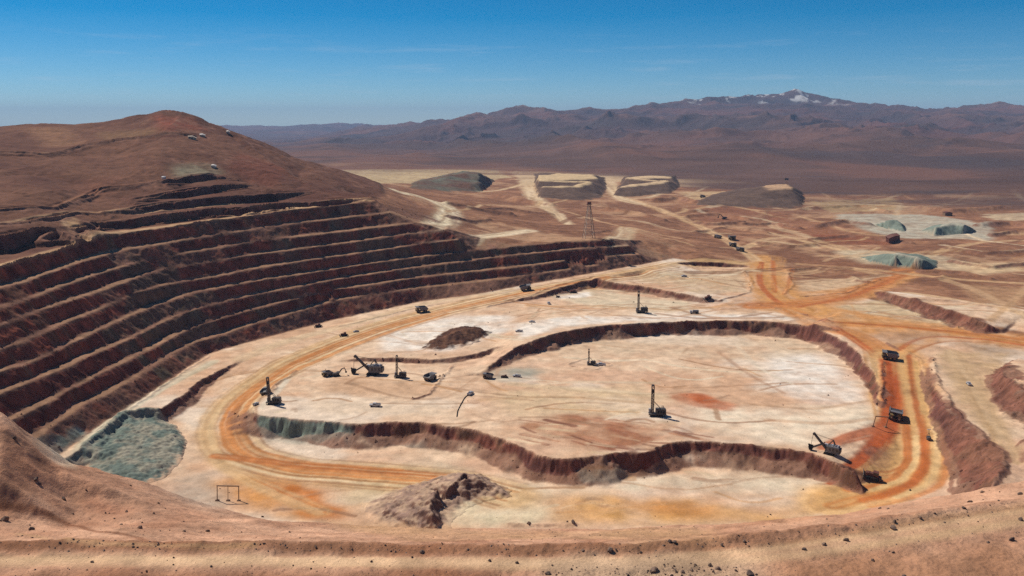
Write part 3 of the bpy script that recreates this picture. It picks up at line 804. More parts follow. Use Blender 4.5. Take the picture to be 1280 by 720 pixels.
for k, (px, c, a) in enumerate([
    ([(420, 212), (620, 211), (640, 222), (560, 232), (470, 228)], lin(206, 180, 142), .85),
    ([(640, 214), (760, 216), (850, 222), (980, 224), (1000, 232), (860, 234), (760, 226), (650, 232)], lin(212, 182, 148), .85),
    ([(850, 240), (960, 238), (940, 252), (860, 250)], lin(206, 172, 134), .8),
    ([(1010, 252), (1120, 248), (1130, 262), (1040, 266)], lin(204, 170, 128), .8),
    ([(1040, 268), (1150, 268), (1200, 274), (1240, 282), (1240, 300), (1130, 298), (1080, 288)], lin(192, 182, 166), .85),
    ([(1230, 268), (1300, 266), (1300, 276), (1240, 275)], lin(216, 190, 158), .85),
    ([(1040, 314), (1080, 312), (1180, 320), (1220, 332), (1200, 338), (1080, 330)], lin(206, 184, 156), .8),
    ([(1180, 330), (1270, 328), (1280, 338), (1220, 345)], lin(216, 186, 150), .7),
    ([(1200, 355), (1280, 360), (1280, 385), (1220, 380)], lin(194, 152, 116), .6),
    ([(960, 270), (1040, 280), (1060, 300), (960, 290)], lin(150, 96, 70), .6),
    ([(1010, 293), (1090, 296), (1120, 306), (1040, 306)], lin(142, 80, 58), .6),
    ([(860, 258), (990, 262), (980, 285), (880, 282)], lin(146, 92, 70), .5),
    ([(990, 320), (1100, 332), (1090, 342), (1000, 338)], lin(150, 102, 76), .5),
    ([(980, 395), (1040, 404), (1050, 412), (1000, 402)], lin(226, 206, 186), .6),
    ([(1080, 420), (1150, 414), (1190, 420), (1130, 430)], lin(168, 132, 108), .6),
]):
    patch(px, c, a, 7)
for k in range(70):
    x0, y0 = rt.uniform(600, 1290), rt.uniform(236, 345)
    dx, dy, b_ = rt.uniform(-220, 220), rt.uniform(-22, 22), rt.uniform(-10, 10)
    cl = lambda v: min(350, max(232 if x0 < 1000 else 255, v))
    if 560 < x0 < 860 and y0 > 285:
        continue
    road([(x0, y0), (x0 + dx * .3, cl(y0 + dy * .3 + b_)), (x0 + dx * .65, cl(y0 + dy * .65 - b_ * .5)), (x0 + dx, cl(y0 + dy))], [rt.choice([6, 8, 12, 16])], rt.choice([lin(214, 182, 148), lin(206, 168, 130), lin(226, 200, 168), lin(132, 90, 68), lin(188, 140, 102)]), rt.uniform(.5, .9), .35, .4, tag=False, seed=500 + k)
# hill: tracks
for k, (pp, w, c, a) in enumerate([
    ([(0, 335), (50, 321), (100, 307), (150, 290), (240, 279), (320, 268), (370, 261), (455, 252)], [17], lin(212, 172, 134), 1.0),
    ([(-20, 283), (60, 276), (100, 266), (200, 262), (300, 255)], [11, 7], lin(190, 150, 116), 1.0),
    ([(85, 278), (95, 290), (105, 302)], [16, 12], lin(204, 166, 130), 1.0),
    ([(0, 264), (70, 262), (100, 246), (125, 234), (170, 230), (215, 223)], [5], lin(160, 112, 84), .8),
    ([(0, 192), (60, 193), (110, 182), (160, 174), (245, 171)], [7], lin(92, 50, 40), .85),
    ([(-10, 191), (30, 192), (60, 191)], [3], lin(190, 160, 130), .6),
]):
    road(pp, w, c, a, .5, .3, seed=120 + k, tag=k < 2)
for px, c, a in [([(30, 160), (80, 158), (110, 180), (60, 185)], lin(150, 108, 82), .6), ([(120, 165), (200, 160), (190, 172), (130, 178)], lin(132, 98, 70), .6), ([(220, 205), (270, 206), (280, 216), (215, 222)], lin(150, 140, 118), .7),
                 ([(190, 145), (240, 150), (260, 165), (200, 165)], lin(148, 78, 58), .6), ([(100, 225), (150, 222), (140, 240), (90, 245)], lin(150, 98, 78), .4), ([(300, 190), (360, 215), (340, 235), (280, 210)], lin(128, 72, 56), .5)]:
    patch(px, c, a, 9)
# near slope
road(None, [4.2, 4.2, 4.6, 8, 9], lin(220, 180, 144), 1.0, .4, .3, xy=np.array([at_z(x, far_edge(x) + 8, 120)[:2] for x in range(-300, 1600, 40)]), seed=150)
road(None, [4.5], lin(146, 96, 68), .75, .6, .5, tag=False, xy=np.array([(at_z(x, far_edge(x), 120) * np.array([1.018, 1.018, 1]))[:2] for x in range(-300, 1600, 40)]), seed=151)
for px, c, a in [([(690, 705), (760, 703), (880, 705), (950, 712), (940, 760), (700, 760)], lin(196, 164, 138), .7), ([(80, 600), (160, 575), (100, 580), (0, 575), (0, 590)], lin(184, 126, 96), .4),
                 ([(0, 560), (60, 560), (90, 590), (0, 600)], lin(182, 124, 94), .4), ([(100, 620), (170, 640), (150, 650), (90, 635)], lin(160, 98, 72), .5), ([(960, 706), (1280, 672), (1300, 770), (960, 770)], lin(168, 120, 90), .6),
                 ([(-40, 711), (160, 712), (640, 715), (640, 770), (0, 770)], lin(150, 100, 74), .75), ([(380, 650), (640, 664), (900, 660), (900, 675), (500, 676)], lin(196, 154, 118), .6)]:
    patch(px, c, a, 3)
road([(0, 632), (60, 640), (110, 662), (170, 672), (230, 680)], [1.6, 2.4, 1.6], lin(132, 84, 60), .8, .5, .3, tag=False, seed=160)
road([(20, 668), (120, 680), (320, 684)], [1.4, 1.4], lin(204, 160, 122), .8, .5, .3, tag=False, seed=161)
for r in LAYERS:
    r.teal = blur(r.teal, 4)
    r.rocky = blur(r.rocky, 6)
    r.slope_b = blur(r.slope, 1)


# ------------------------------------------------------------------ terrain height and colour at any place
def base_z(x, y):
    z = FAR.sample(FAR.z, x, y)
    for r in (MID, NEAR):
        m = r.inside(x, y)
        if m.any():
            z[m] = r.sample(r.z, x[m], y[m])
    return z


def lay(name, x, y, default=0.0):
    out = np.full(x.shape, float(default))
    for r in (MID, NEAR):
        m = r.inside(x, y)
        if m.any():
            out[m] = r.sample(getattr(r, name), x[m], y[m])
    return out


def terrain(x, y):
    """height and colour (linear albedo) of the ground, x and y flat arrays"""
    x = np.asarray(x, float); y = np.asarray(y, float)
    r = np.hypot(x, y)
    near = smooth01(r, 330, 420)
    farm = smooth01(r, 2600, 4200)
    wallm = lay('wall', x, y)
    amp = (2.7 - .9 * wallm) * near * (1 - farm) + .9 * (1 - near)
    wx = amp * fbm(x / 22, y / 22, 4, 101, .6) + .45 * amp * fbm(x / 4.5, y / 4.5, 2, 103)
    wy = amp * fbm(x / 22, y / 22, 4, 102, .6) + .45 * amp * fbm(x / 4.5, y / 4.5, 2, 104)
    z = base_z(x + wx, y + wy)
    sl = lay('slope_b', x + wx, y + wy, .1)
    hill = lay('hill', x, y)
    rd = lay('road', x, y)
    rocky = lay('rocky', x, y)
    steep = np.maximum(smooth01(sl, .45, 1.0), rocky) * near * (1 - farm)
    # relief
    z = z + steep * ((1.2 + 1.2 * rocky) * fbm(x / 9, y / 9, 4, 111, .6) + (2.6 - 1.2 * wallm) * (ridged(x / 15, y / 15, 4, 112, .6) - .35))
    flat = (1 - steep) * (1 - farm)
    z = z + flat * (1 - rd) * near * (.28 * fbm(x / 12, y / 12, 4, 113, .55))
    z = z + hill * (4.5 * fbm(x / 95, y / 95, 5, 115, .5) - 6.0 * (ridged(x / 80, y / 110, 4, 116, .5) - .35)) * smooth01(sl, .08, .3) * (1 - steep)
    fo = 1 - near
    z = z + fo * .05 * fbm(x / .6, y / .6, 2, 120)
    z = z + fo * (1 - .8 * rd) * (.75 * fbm(x / 7, y / 7, 5, 117, .55) + .16 * fbm(x / 1.3, y / 1.3, 3, 119))
    z = z + near * (1 - farm) * smooth01(r, 1150, 1500) * (1 - hill) * (2.6 * fbm(x / 70, y / 70, 5, 121, .6))
    far2 = smooth01(r, 3700, 5600)
    z = z + farm * (26 * fbm(x / 600, y / 600, 5, 123))
    ra = far2 * (.45 + .55 * smooth01(r, 5000, 9000))
    rg = ridged(x / 1500, y / 1500, 6, 131, .55)
    rg2 = ridged(x / 700, y / 700, 4, 137, .55)
    ra = ra * (.3 + .7 * smooth01(x / np.maximum(y, 1), -.28, -.02))
    rc = 1 - .5 * smooth01(r, 9000, 10600)
    z = z + ra * ((rg - .33) * 190 * rc + (rg2 - .3) * (80 + 60 * (1 - smooth01(r, 7500, 9500))) + 26 * fbm(x / 230, y / 230, 4, 139, .6))
    # colours
    c = np.zeros(x.shape + (3,))
    c[:] = lin(128, 92, 78)
    for R in (MID, NEAR):
        m = R.inside(x, y)
        if m.any():
            c[m] = R.sample(R.col, x[m] + .35 * wx[m], y[m] + .35 * wy[m])
    # edge of the MID raster fades into the far fan
    n = fbm(x / 900, y / 500, 5, 141)
    n2 = fbm(x / 260, y / 120, 4, 143)
    fan = lin(138, 98, 80) * (1 + .3 * n + .25 * n2)[..., None]
    az = x / np.maximum(y, 1)
    yb = np.interp(az, [-2, .05, .12, .2, .33, .6, 2], [3150, 3150, 2950, 2450, 1950, 1800, 1800])
    k = smooth01(y - yb + 700 * n + 300 * n2, -350, 500)[..., None]
    fan = lin(102, 75, 66) * (1 + .3 * n + .35 * n2)[..., None]
    v = smooth01(fbm(x / 700, y / 1100, 4, 145) + .4 * n2, .08, .4)[..., None] * .75
    fan = fan * (1 - v) + lin(124, 86, 72) * v
    v = smooth01(fbm(x / 900, y / 1300, 4, 147) + .3 * n2, .1, .4)[..., None] * .8
    fan = fan * (1 - v) + lin(80, 66, 66) * v
    c = c * (1 - k) + fan * k
    mt = smooth01(r + 900 * n, 4600, 8500)[..., None]
    h = np.clip((rg - .25) * 1.8, 0, 1)[..., None]
    mc = lin(86, 64, 64) * (1 - h) + lin(120, 88, 80) * h
    v = smooth01(n + .5 * n2, .0, .5)[..., None]
    mc = mc * (1 - v * .7) + lin(126, 82, 72) * v * .6
    v = smooth01(-n + .4 * n2, .1, .6)[..., None]
    mc = mc * (1 - v * .7) + lin(66, 58, 62) * v * .7
    c = c * (1 - mt) + mc * mt
    snow = smooth01(z + 90 * fbm(x / 170, y / 170, 4, 151), 410, 510) * smooth01(fbm(x / 75, y / 160, 3, 153) + .35 * rg2, .22, .38) * (r > 9000)
    c = c * (1 - .8 * snow[..., None]) + lin(225, 222, 225) * .8 * snow[..., None]
    # bare rock of the faces
    s1 = fbm(x / 70, y / 70, 4, 161)
    s2 = fbm(x / 16 + z / 40, y / 16, 4, 163)
    s3 = fbm((x + y * .4) / 3.2, (y - x * .4) / 3.2 + z / 26, 3, 165)
    a = np.clip(.5 + 1.0 * s1 + .5 * s2, 0, 1)[..., None]
    rock = lin(130, 80, 66) * a + lin(108, 70, 64) * (1 - a)
    wk = wallm[..., None] * .8
    rock = rock * (1 - wk) + (lin(156, 80, 58) * a + lin(126, 68, 54) * (1 - a)) * wk
    g = smooth01(s2 + .6 * s1, .18, .5)[..., None] * .7
    rock = rock * (1 - g) + lin(112, 84, 66) * g
    g = smooth01(-s2 + .4 * s1, .22, .5)[..., None] * .7
    rock = rock * (1 - g) + lin(92, 42, 32) * g
    rk = (rocky * .6)[..., None]
    rock = rock * (1 - rk) + lin(146, 100, 82) * rk
    tl = lay('teal', x, y)
    tl = smooth01(tl + .5 * s2, .3, .7)[..., None]
    rock = rock * (1 - tl) + lin(126, 138, 130) * tl
    gw = (wallm * smooth01(fbm(x / 60, y / 60, 3, 167) + .3 * s2, .22, .4))[..., None] * .5
    rock = rock * (1 - gw) + lin(92, 98, 82) * gw
    rock = rock * (1 + .22 * s3 + .3 * fbm(x / 5, y / 5 + z / 9, 3, 169, .6))[..., None]
    talus = lin(138, 98, 82) * (1 + .25 * s2)[..., None] * (1 - .5 * tl) + lin(150, 152, 142) * .5 * tl
    dust = lin(168, 128, 102) * (1 + .2 * s2)[..., None]
    wl = wallm[..., None]
    c = c * (1 - wl * (1 - rd[..., None] * .7)) + dust * wl * (1 - rd[..., None] * .7)
    sl = sl + rocky * (.75 + .9 * s2)
    k1 = (smooth01(sl + .3 * s2, .3, .6) * near * (1 - farm))[..., None]
    k2 = (smooth01(sl + .35 * s2, .8, 1.15) * near * (1 - farm))[..., None]
    c = c * (1 - k1 * .88) + talus * k1 * .88
    c = c * (1 - k2) + rock * k2
    # grain
    gr = fbm(x / 6, y / 6, 4, 171, .75) * (1 - smooth01(r, 1200, 2600))
    c = c * (1 + (.2 + .36 * steep + .12 * (1 - lay('floor', x, y))) * gr)[..., None]
    return z, np.clip(c, .01, .9), (sl, wallm, hill, rd)


def ground(x, y):
    return float(terrain(np.array([x]), np.array([y]))[0][0])


# ------------------------------------------------------------------ terrain mesh
ang = np.r_[np.linspace(-52, -33, 75)[:-1], np.linspace(-33, 33, QC), np.linspace(33, 52, 75)[1:]]
ang = np.radians(ang)
rad = np.r_[np.linspace(24, 120, 40)[:-1], np.arange(120, 285, .55 * QR), np.arange(285, 430, 2.6 * QR), np.arange(430, 1180, 1.05 * QR), np.arange(1180, 1700, 3.0 * QR), np.arange(1700, 2900, 6 * QR), np.arange(2900, 5200, 18 * QR),
            np.arange(5200, 13200, 30 * QR), np.linspace(13200, 29000, 60)]
nr, nc = len(rad), len(ang)
TH, RR = np.meshgrid(ang, rad)
GX, GY = (RR * np.sin(TH)).ravel(), (RR * np.cos(TH)).ravel()
GZ = np.empty(nr * nc); GC = np.empty((nr * nc, 3)); GM = np.empty((4, nr * nc))
CH = 200000
for i in range(0, nr * nc, CH):
    s = slice(i, i + CH)
    z, c, (sl, wm, hm, rm) = terrain(GX[s], GY[s])
    GZ[s] = z; GC[s] = c; GM[:, s] = sl, wm, hm, rm
print('grid', nr, nc, nr * nc)


def nodes(m):
    m.use_nodes = True
    nt = m.node_tree
    nt.nodes.clear()
    return nt, nt.nodes, nt.links


def ground_material(name, grain=.2, bump=.5, rough=.95, scale=.9):
    m = bpy.data.materials.new(name)
    nt, N, L = nodes(m)
    out = N.new('ShaderNodeOutputMaterial'); b = N.new('ShaderNodeBsdfPrincipled')
    L.new(b.outputs[0], out.inputs[0])
    b.inputs['Roughness'].default_value = rough
    b.inputs['Specular IOR Level'].default_value = .12
    at = N.new('ShaderNodeAttribute'); at.attribute_name = 'albedo'
    geo = N.new('ShaderNodeNewGeometry')
    n1 = N.new('ShaderNodeTexNoise'); n1.inputs['Scale'].default_value = scale; n1.inputs['Detail'].default_value = 5; n1.inputs['Roughness'].default_value = .7
    n2 = N.new('ShaderNodeTexNoise'); n2.inputs['Scale'].default_value = .11; n2.inputs['Detail'].default_value = 3
    L.new(geo.outputs['Position'], n1.inputs['Vector']); L.new(geo.outputs['Position'], n2.inputs['Vector'])
    mr = N.new('ShaderNodeMapRange'); mr.inputs[1].default_value = .25; mr.inputs[2].default_value = .75; mr.inputs[3].default_value = 1 - grain; mr.inputs[4].default_value = 1 + grain
    L.new(n1.outputs[0], mr.inputs[0])
    mr2 = N.new('ShaderNodeMapRange'); mr2.inputs[1].default_value = .25; mr2.inputs[2].default_value = .75; mr2.inputs[3].default_value = 1 - grain; mr2.inputs[4].default_value = 1 + grain
    L.new(n2.outputs[0], mr2.inputs[0])
    mu = N.new('ShaderNodeMath'); mu.operation = 'MULTIPLY'
    L.new(mr.outputs[0], mu.inputs[0]); L.new(mr2.outputs[0], mu.inputs[1])
    sc = N.new('ShaderNodeVectorMath'); sc.operation = 'SCALE'
    L.new(at.outputs['Color'], sc.inputs[0]); L.new(mu.outputs[0], sc.inputs['Scale'])
    L.new(sc.outputs[0], b.inputs['Base Color'])
    if bump:
        bp = N.new('ShaderNodeBump'); bp.inputs['Strength'].default_value = bump; bp.inputs['Distance'].default_value = .35
        L.new(n1.outputs[0], bp.inputs['Height']); L.new(bp.outputs[0], b.inputs['Normal'])
    return m


def grid_normals():
    X, Y, Z = (a.reshape(nr, nc) for a in (GX, GY, GZ))
    def dv(ax):
        return np.stack([np.gradient(a, axis=ax) for a in (X, Y, Z)], -1)
    n = np.cross(dv(1), dv(0))
    n /= np.linalg.norm(n, axis=2)[..., None]
    return n.reshape(-1, 3)


GN = grid_normals()
idx = np.arange(nr * nc).reshape(nr, nc)
Q = np.stack([idx[:-1, :-1], idx[:-1, 1:], idx[1:, 1:], idx[1:, :-1]], -1).reshape(-1, 4)
fm = GM[:, Q[:, 0]]
fr = np.hypot(GX, GY)[Q[:, 0]]
fx, fy = GX[Q[:, 0]], GY[Q[:, 0]]
fl = lay('floor', fx, fy) > .5
cls = np.full(len(Q), 0)                              # 0 ground
cls[(fm[2] > .5) & (fr < 2200)] = 3                   # hill
cls[fl] = 1                                           # pit floor
cls[(fm[1] > .5)] = 2                                 # pit wall
cls[fr > 5600] = 4                                    # mountains
cls[fr < 345] = 5                                     # near slope
cls[(fm[3] > .5) & (fr > 345) & (fm[0] < .9)] = 6     # haul road
cls[(fm[3] > .5) & (fr <= 345)] = 7                   # dirt track
mat_ground = ground_material('desert_ground')
mat_near = ground_material('near_slope_dirt', .22, .7, .95, 1.8)
mat_far = ground_material('mountain_rock', .05, 0)


def grid_object(name, sel, mat):
    q = Q[sel]
    if not len(q):
        return
    used, inv = np.unique(q, return_inverse=True)
    me = bpy.data.meshes.new(name)
    me.vertices.add(len(used)); me.loops.add(q.size); me.polygons.add(len(q))
    me.vertices.foreach_set('co', np.stack([GX[used], GY[used], GZ[used]], 1).astype(np.float32).ravel())
    me.loops.foreach_set('vertex_index', inv.ravel().astype(np.int32))
    me.polygons.foreach_set('loop_start', np.arange(0, q.size, 4, dtype=np.int32))
    me.update(calc_edges=True)
    me.polygons.foreach_set('use_smooth', np.ones(len(q), bool))
    a = me.color_attributes.new('albedo', 'FLOAT_COLOR', 'POINT')
    a.data.foreach_set('color', np.c_[GC[used], np.ones(len(used))].astype(np.float32).ravel())
    me.normals_split_custom_set_from_vertices(GN[used].astype(np.float32))
    me.materials.append(mat)
    o = bpy.data.objects.new(name, me)
    col.objects.link(o)
    o['kind'] = 'structure'
    return o


for k, (nm, mt) in enumerate([('ground', mat_ground), ('pit_floor', mat_ground), ('pit_wall', mat_ground), ('hill', mat_ground), ('mountains', mat_far), ('near_slope', mat_near), ('haul_road', mat_ground), ('dirt_track', mat_near)]):
    grid_object(nm, cls == k, mt)

# ------------------------------------------------------------------ light, sky, air
SUN_EL, SUN_AZ = R_(49), R_(-55)          # azimuth from +Y towards +X: the sun stands behind the left wall
sdir = Vector((math.sin(SUN_AZ) * math.cos(SUN_EL), math.cos(SUN_AZ) * math.cos(SUN_EL), math.sin(SUN_EL)))
sl_ = bpy.data.lights.new('sun', 'SUN')
sl_.energy = 4.2
sl_.angle = R_(.53)
sl_.color = (1, .94, .84)
sun = bpy.data.objects.new('sun', sl_)
col.objects.link(sun)
sun.rotation_euler = (-sdir).to_track_quat('-Z', 'Y').to_euler()
w = bpy.data.worlds.new('World')
scene.world = w
w.use_nodes = True
N, L = w.node_tree.nodes, w.node_tree.links
N.clear()
wo = N.new('ShaderNodeOutputWorld'); bg = N.new('ShaderNodeBackground'); sky = N.new('ShaderNodeTexSky')
sky.sky_type = 'NISHITA'
sky.sun_disc = False
sky.sun_elevation = SUN_EL
sky.sun_rotation = SUN_AZ
sky.altitude = 3200
sky.air_density = 1.0
sky.dust_density = .1
sky.ozone_density = 3.0
bg.inputs[1].default_value = .076
hs = N.new('ShaderNodeHueSaturation'); hs.inputs['Saturation'].default_value = 1.25; hs.inputs['Value'].default_value = 1.0
dk = N.new('ShaderNodeMix'); dk.data_type = 'RGBA'; dk.blend_type = 'MULTIPLY'; dk.inputs[0].default_value = 1
rp = N.new('ShaderNodeValToRGB')
rp.color_ramp.elements[0].position = 0.0; rp.color_ramp.elements[0].color = (.80, .92, 1, 1)
rp.color_ramp.elements[1].position = .32; rp.color_ramp.elements[1].color = (.0, .30, .62, 1)
e_ = rp.color_ramp.elements.new(.10); e_.color = (.50, .78, .90, 1)
e_ = rp.color_ramp.elements.new(.19); e_.color = (.07, .55, .80, 1)
e_ = rp.color_ramp.elements.new(.7); e_.color = (.85, .85, .85, 1)
tc0 = N.new('ShaderNodeTexCoord'); sx0 = N.new('ShaderNodeSeparateXYZ')
L.new(tc0.outputs['Generated'], sx0.inputs[0]); L.new(sx0.outputs[2], rp.inputs[0])
L.new(sky.outputs[0], dk.inputs[6]); L.new(rp.outputs[0], dk.inputs[7])
L.new(dk.outputs[2], hs.inputs['Color'])
# thin cirrus streaks low over the horizon
tc = N.new('ShaderNodeTexCoord')
sx = N.new('ShaderNodeSeparateXYZ'); L.new(tc.outputs['Generated'], sx.inputs[0])
mp = N.new('ShaderNodeMapping'); mp.inputs['Scale'].default_value = (5, 5, 60)
L.new(tc.outputs['Generated'], mp.inputs[0])
cn = N.new('ShaderNodeTexNoise'); cn.inputs['Scale'].default_value = 1.6; cn.inputs['Detail'].default_value = 6; cn.inputs['Roughness'].default_value = .6
L.new(mp.outputs[0], cn.inputs['Vector'])
cr_ = N.new('ShaderNodeMapRange'); cr_.inputs[1].default_value = .52; cr_.inputs[2].default_value = .8; cr_.inputs[3].default_value = 0; cr_.inputs[4].default_value = .28; cr_.interpolation_type = 'SMOOTHSTEP'
L.new(cn.outputs[0], cr_.inputs[0])
b1 = N.new('ShaderNodeMapRange'); b1.inputs[1].default_value = 0.0; b1.inputs[2].default_value = .035; b1.interpolation_type = 'SMOOTHSTEP'
b2 = N.new('ShaderNodeMapRange'); b2.inputs[1].default_value = .12; b2.inputs[2].default_value = .05; b2.interpolation_type = 'SMOOTHSTEP'
L.new(sx.outputs[2], b1.inputs[0]); L.new(sx.outputs[2], b2.inputs[0])
mm = N.new('ShaderNodeMath'); mm.operation = 'MULTIPLY'; L.new(b1.outputs[0], mm.inputs[0]); L.new(b2.outputs[0], mm.inputs[1])
m3 = N.new('ShaderNodeMath'); m3.operation = 'MULTIPLY'; L.new(mm.outputs[0], m3.inputs[0]); L.new(cr_.outputs[0], m3.inputs[1])
mx = N.new('ShaderNodeMix'); mx.data_type = 'RGBA'
L.new(m3.outputs[0], mx.inputs[0]); L.new(hs.outputs[0], mx.inputs[6]); mx.inputs[7].default_value = (7.0, 7.6, 8.4, 1)
L.new(mx.outputs[2], bg.inputs[0])
L.new(bg.outputs[0], wo.inputs[0])
# air
zlo, zhi = float(GZ.min()) - 1.0, max(float(GZ.max()), 205.0) + 20
bm = bmesh.new()
bmesh.ops.create_cube(bm, size=1)
bmesh.ops.scale(bm, vec=(50000, 31000, zhi - zlo), verts=bm.verts)
bmesh.ops.translate(bm, vec=(0, 14500, (zhi + zlo) / 2), verts=bm.verts)
me = bpy.data.meshes.new('haze'); bm.to_mesh(me); bm.free()
haze = bpy.data.objects.new('haze', me); col.objects.link(haze)
haze['kind'] = 'stuff'
hm_ = bpy.data.materials.new('haze_air')
nt, N, L = nodes(hm_)
out = N.new('ShaderNodeOutputMaterial'); pv = N.new('ShaderNodeVolumePrincipled')
pv.inputs['Density'].default_value = 4.0e-5
pv.inputs['Color'].default_value = (.5, .68, 1.0, 1)
pv.inputs['Anisotropy'].default_value = .0
L.new(pv.outputs[0], out.inputs['Volume'])
me.materials.append(hm_)
scene.view_settings.view_transform = 'Standard'
scene.view_settings.look = 'None'
scene.view_settings.gamma = 1
scene.view_settings.use_curve_mapping = False
scene.view_settings.exposure = 0.2
scene.cycles.use_denoising = False
scene.cycles.max_bounces = 4
scene.cycles.volume_bounces = 0


# ------------------------------------------------------------------ materials of the objects
def paint_mat(name, rgb, rough=.6, metal=0.0, dust=.35, spec=.3):
    m = bpy.data.materials.new(name)
    nt, N, L = nodes(m)
    out = N.new('ShaderNodeOutputMaterial'); b = N.new('ShaderNodeBsdfPrincipled')
    L.new(b.outputs[0], out.inputs[0])
    b.inputs['Roughness'].default_value = rough
    b.inputs['Metallic'].default_value = metal
    b.inputs['Specular IOR Level'].default_value = spec
    tcn = N.new('ShaderNodeTexCoord')
    n1 = N.new('ShaderNodeTexNoise'); n1.inputs['Scale'].default_value = .8; n1.inputs['Detail'].default_value = 5
    L.new(tcn.outputs['Object'], n1.inputs['Vector'])
    mr = N.new('ShaderNodeMapRange'); mr.inputs[1].default_value = .45; mr.inputs[2].default_value = .75; mr.inputs[4].default_value = dust
    L.new(n1.outputs[0], mr.inputs[0])
    mx = N.new('ShaderNodeMix'); mx.data_type = 'RGBA'
    L.new(mr.outputs[0], mx.inputs[0])
    mx.inputs[6].default_value = (*rgb, 1); mx.inputs[7].default_value = (.30, .21, .15, 1)
    L.new(mx.outputs[2], b.inputs['Base Color'])
    return m


MT = {
    'steel': paint_mat('dusty_dark_steel', (.065, .058, .055), .6, .0),
    'black': paint_mat('black_rubber', (.012, .012, .013), .85, 0, .12, .1),
    'grey': paint_mat('grey_machine_paint', (.15, .145, .15), .5),
    'lightgrey': paint_mat('light_grey_paint', (.42, .42, .44), .5, 0, .25),
    'white': paint_mat('white_paint', (.62, .56, .50), .6, 0, .4),
    'yellow': paint_mat('dusty_yellow_paint', (.20, .13, .05), .6),
    'rust': paint_mat('rust_red_paint', (.14, .045, .03), .7),
    'brown': paint_mat('weathered_brown_steel', (.20, .115, .065), .7),
    'glass': paint_mat('dark_window_glass', (.02, .025, .03), .08, 0, .05, .6),
    'lamp': paint_mat('lamp_lens', (.7, .7, .65), .2, 0, 0, .5),
    'tan': paint_mat('pale_timber_and_tin', (.5, .4, .3), .7, 0, .2),
}


class MB:
    def __init__(s):
        s.v, s.f = [], []

    def hexa(s, p):
        i = len(s.v)
        s.v += [tuple(q) for q in p]
        s.f += [tuple(i + k for k in f) for f in ((0, 3, 2, 1), (4, 5, 6, 7), (0, 1, 5, 4), (1, 2, 6, 5), (2, 3, 7, 6), (3, 0, 4, 7))]
        return s

    def box(s, x0, x1, y0, y1, z0, z1, top=1.0):
        cx, cy = (x0 + x1) / 2, (y0 + y1) / 2
        b = [(x0, y0, z0), (x1, y0, z0), (x1, y1, z0), (x0, y1, z0)]
        t = [(cx + (x - cx) * top, cy + (y - cy) * top, z1) for x, y, _ in b]
        return s.hexa(b + t)

    def prism(s, prof, y0, y1):
        """a side outline (x, z), counter-clockwise, given a width"""
        i = len(s.v); n = len(prof)
        s.v += [(x, y0, z) for x, z in prof] + [(x, y1, z) for x, z in prof]
        s.f += [tuple(i + k for k in range(n)), tuple(i + n + k for k in reversed(range(n)))]
        s.f += [(i + k, i + n + k, i + n + (k + 1) % n, i + (k + 1) % n) for k in range(n)]
        return s

    def bar(s, p, q, w, h=None):
        p, q = Vector(p), Vector(q)
        h = h or w
        d = (q - p).normalized()
        a = d.cross(Vector((0, 0, 1)))
        a = Vector((0, 1, 0)) if a.length < 1e-4 else a.normalized()
        b = a.cross(d)
        c = [p + a * sx * w / 2 + b * sy * h / 2 for sx, sy in ((-1, -1), (1, -1), (1, 1), (-1, 1))]
        e = [x + (q - p) for x in c]
        return s.hexa(c + e)

    def cyl(s, p, q, r, n=14, r2=None):
        p, q = Vector(p), Vector(q)
        r2 = r if r2 is None else r2
        d = (q - p).normalized()
        a = d.cross(Vector((0, 0, 1)))
        a = Vector((1, 0, 0)) if a.length < 1e-4 else a.normalized()
        b = a.cross(d)
        i = len(s.v)
        for k in range(n):
            t = 2 * math.pi * k / n
            u = a * math.cos(t) + b * math.sin(t)
            s.v.append(tuple(p + u * r)); s.v.append(tuple(q + u * r2))
        s.f += [(i + 2 * k, i + 2 * ((k + 1) % n), i + 2 * ((k + 1) % n) + 1, i + 2 * k + 1) for k in range(n)]
        s.f += [tuple(i + 2 * k for k in reversed(range(n))), tuple(i + 2 * k + 1 for k in range(n))]
        return s

    def build(s, name, mat, parent=None, loc=None):
        me = bpy.data.meshes.new(name)
        me.from_pydata(s.v, [], s.f)
        bm = bmesh.new(); bm.from_mesh(me)
        bmesh.ops.recalc_face_normals(bm, faces=bm.faces)
        bm.to_mesh(me); bm.free()
        me.materials.append(MT[mat] if isinstance(mat, str) else mat)
        o = bpy.data.objects.new(name, me)
        col.objects.link(o)
        o.parent = parent
        if loc is not None:
            o.location = loc
        return o


def tag(o, label=None, cat=None, group=None):
    if label:
        o['label'] = label
    if cat:
        o['category'] = cat
    if group:
        o['group'] = group
    return o


def empty(name):
    o = bpy.data.objects.new(name, None)
    o.empty_display_size = .5
    col.objects.link(o)
    return o


def copy_tree(o, parent=None):
    c = o.copy()
    col.objects.link(c)
    c.parent = parent
    for ch in list(o.children):
        copy_tree(ch, c)
    return c


used = set()


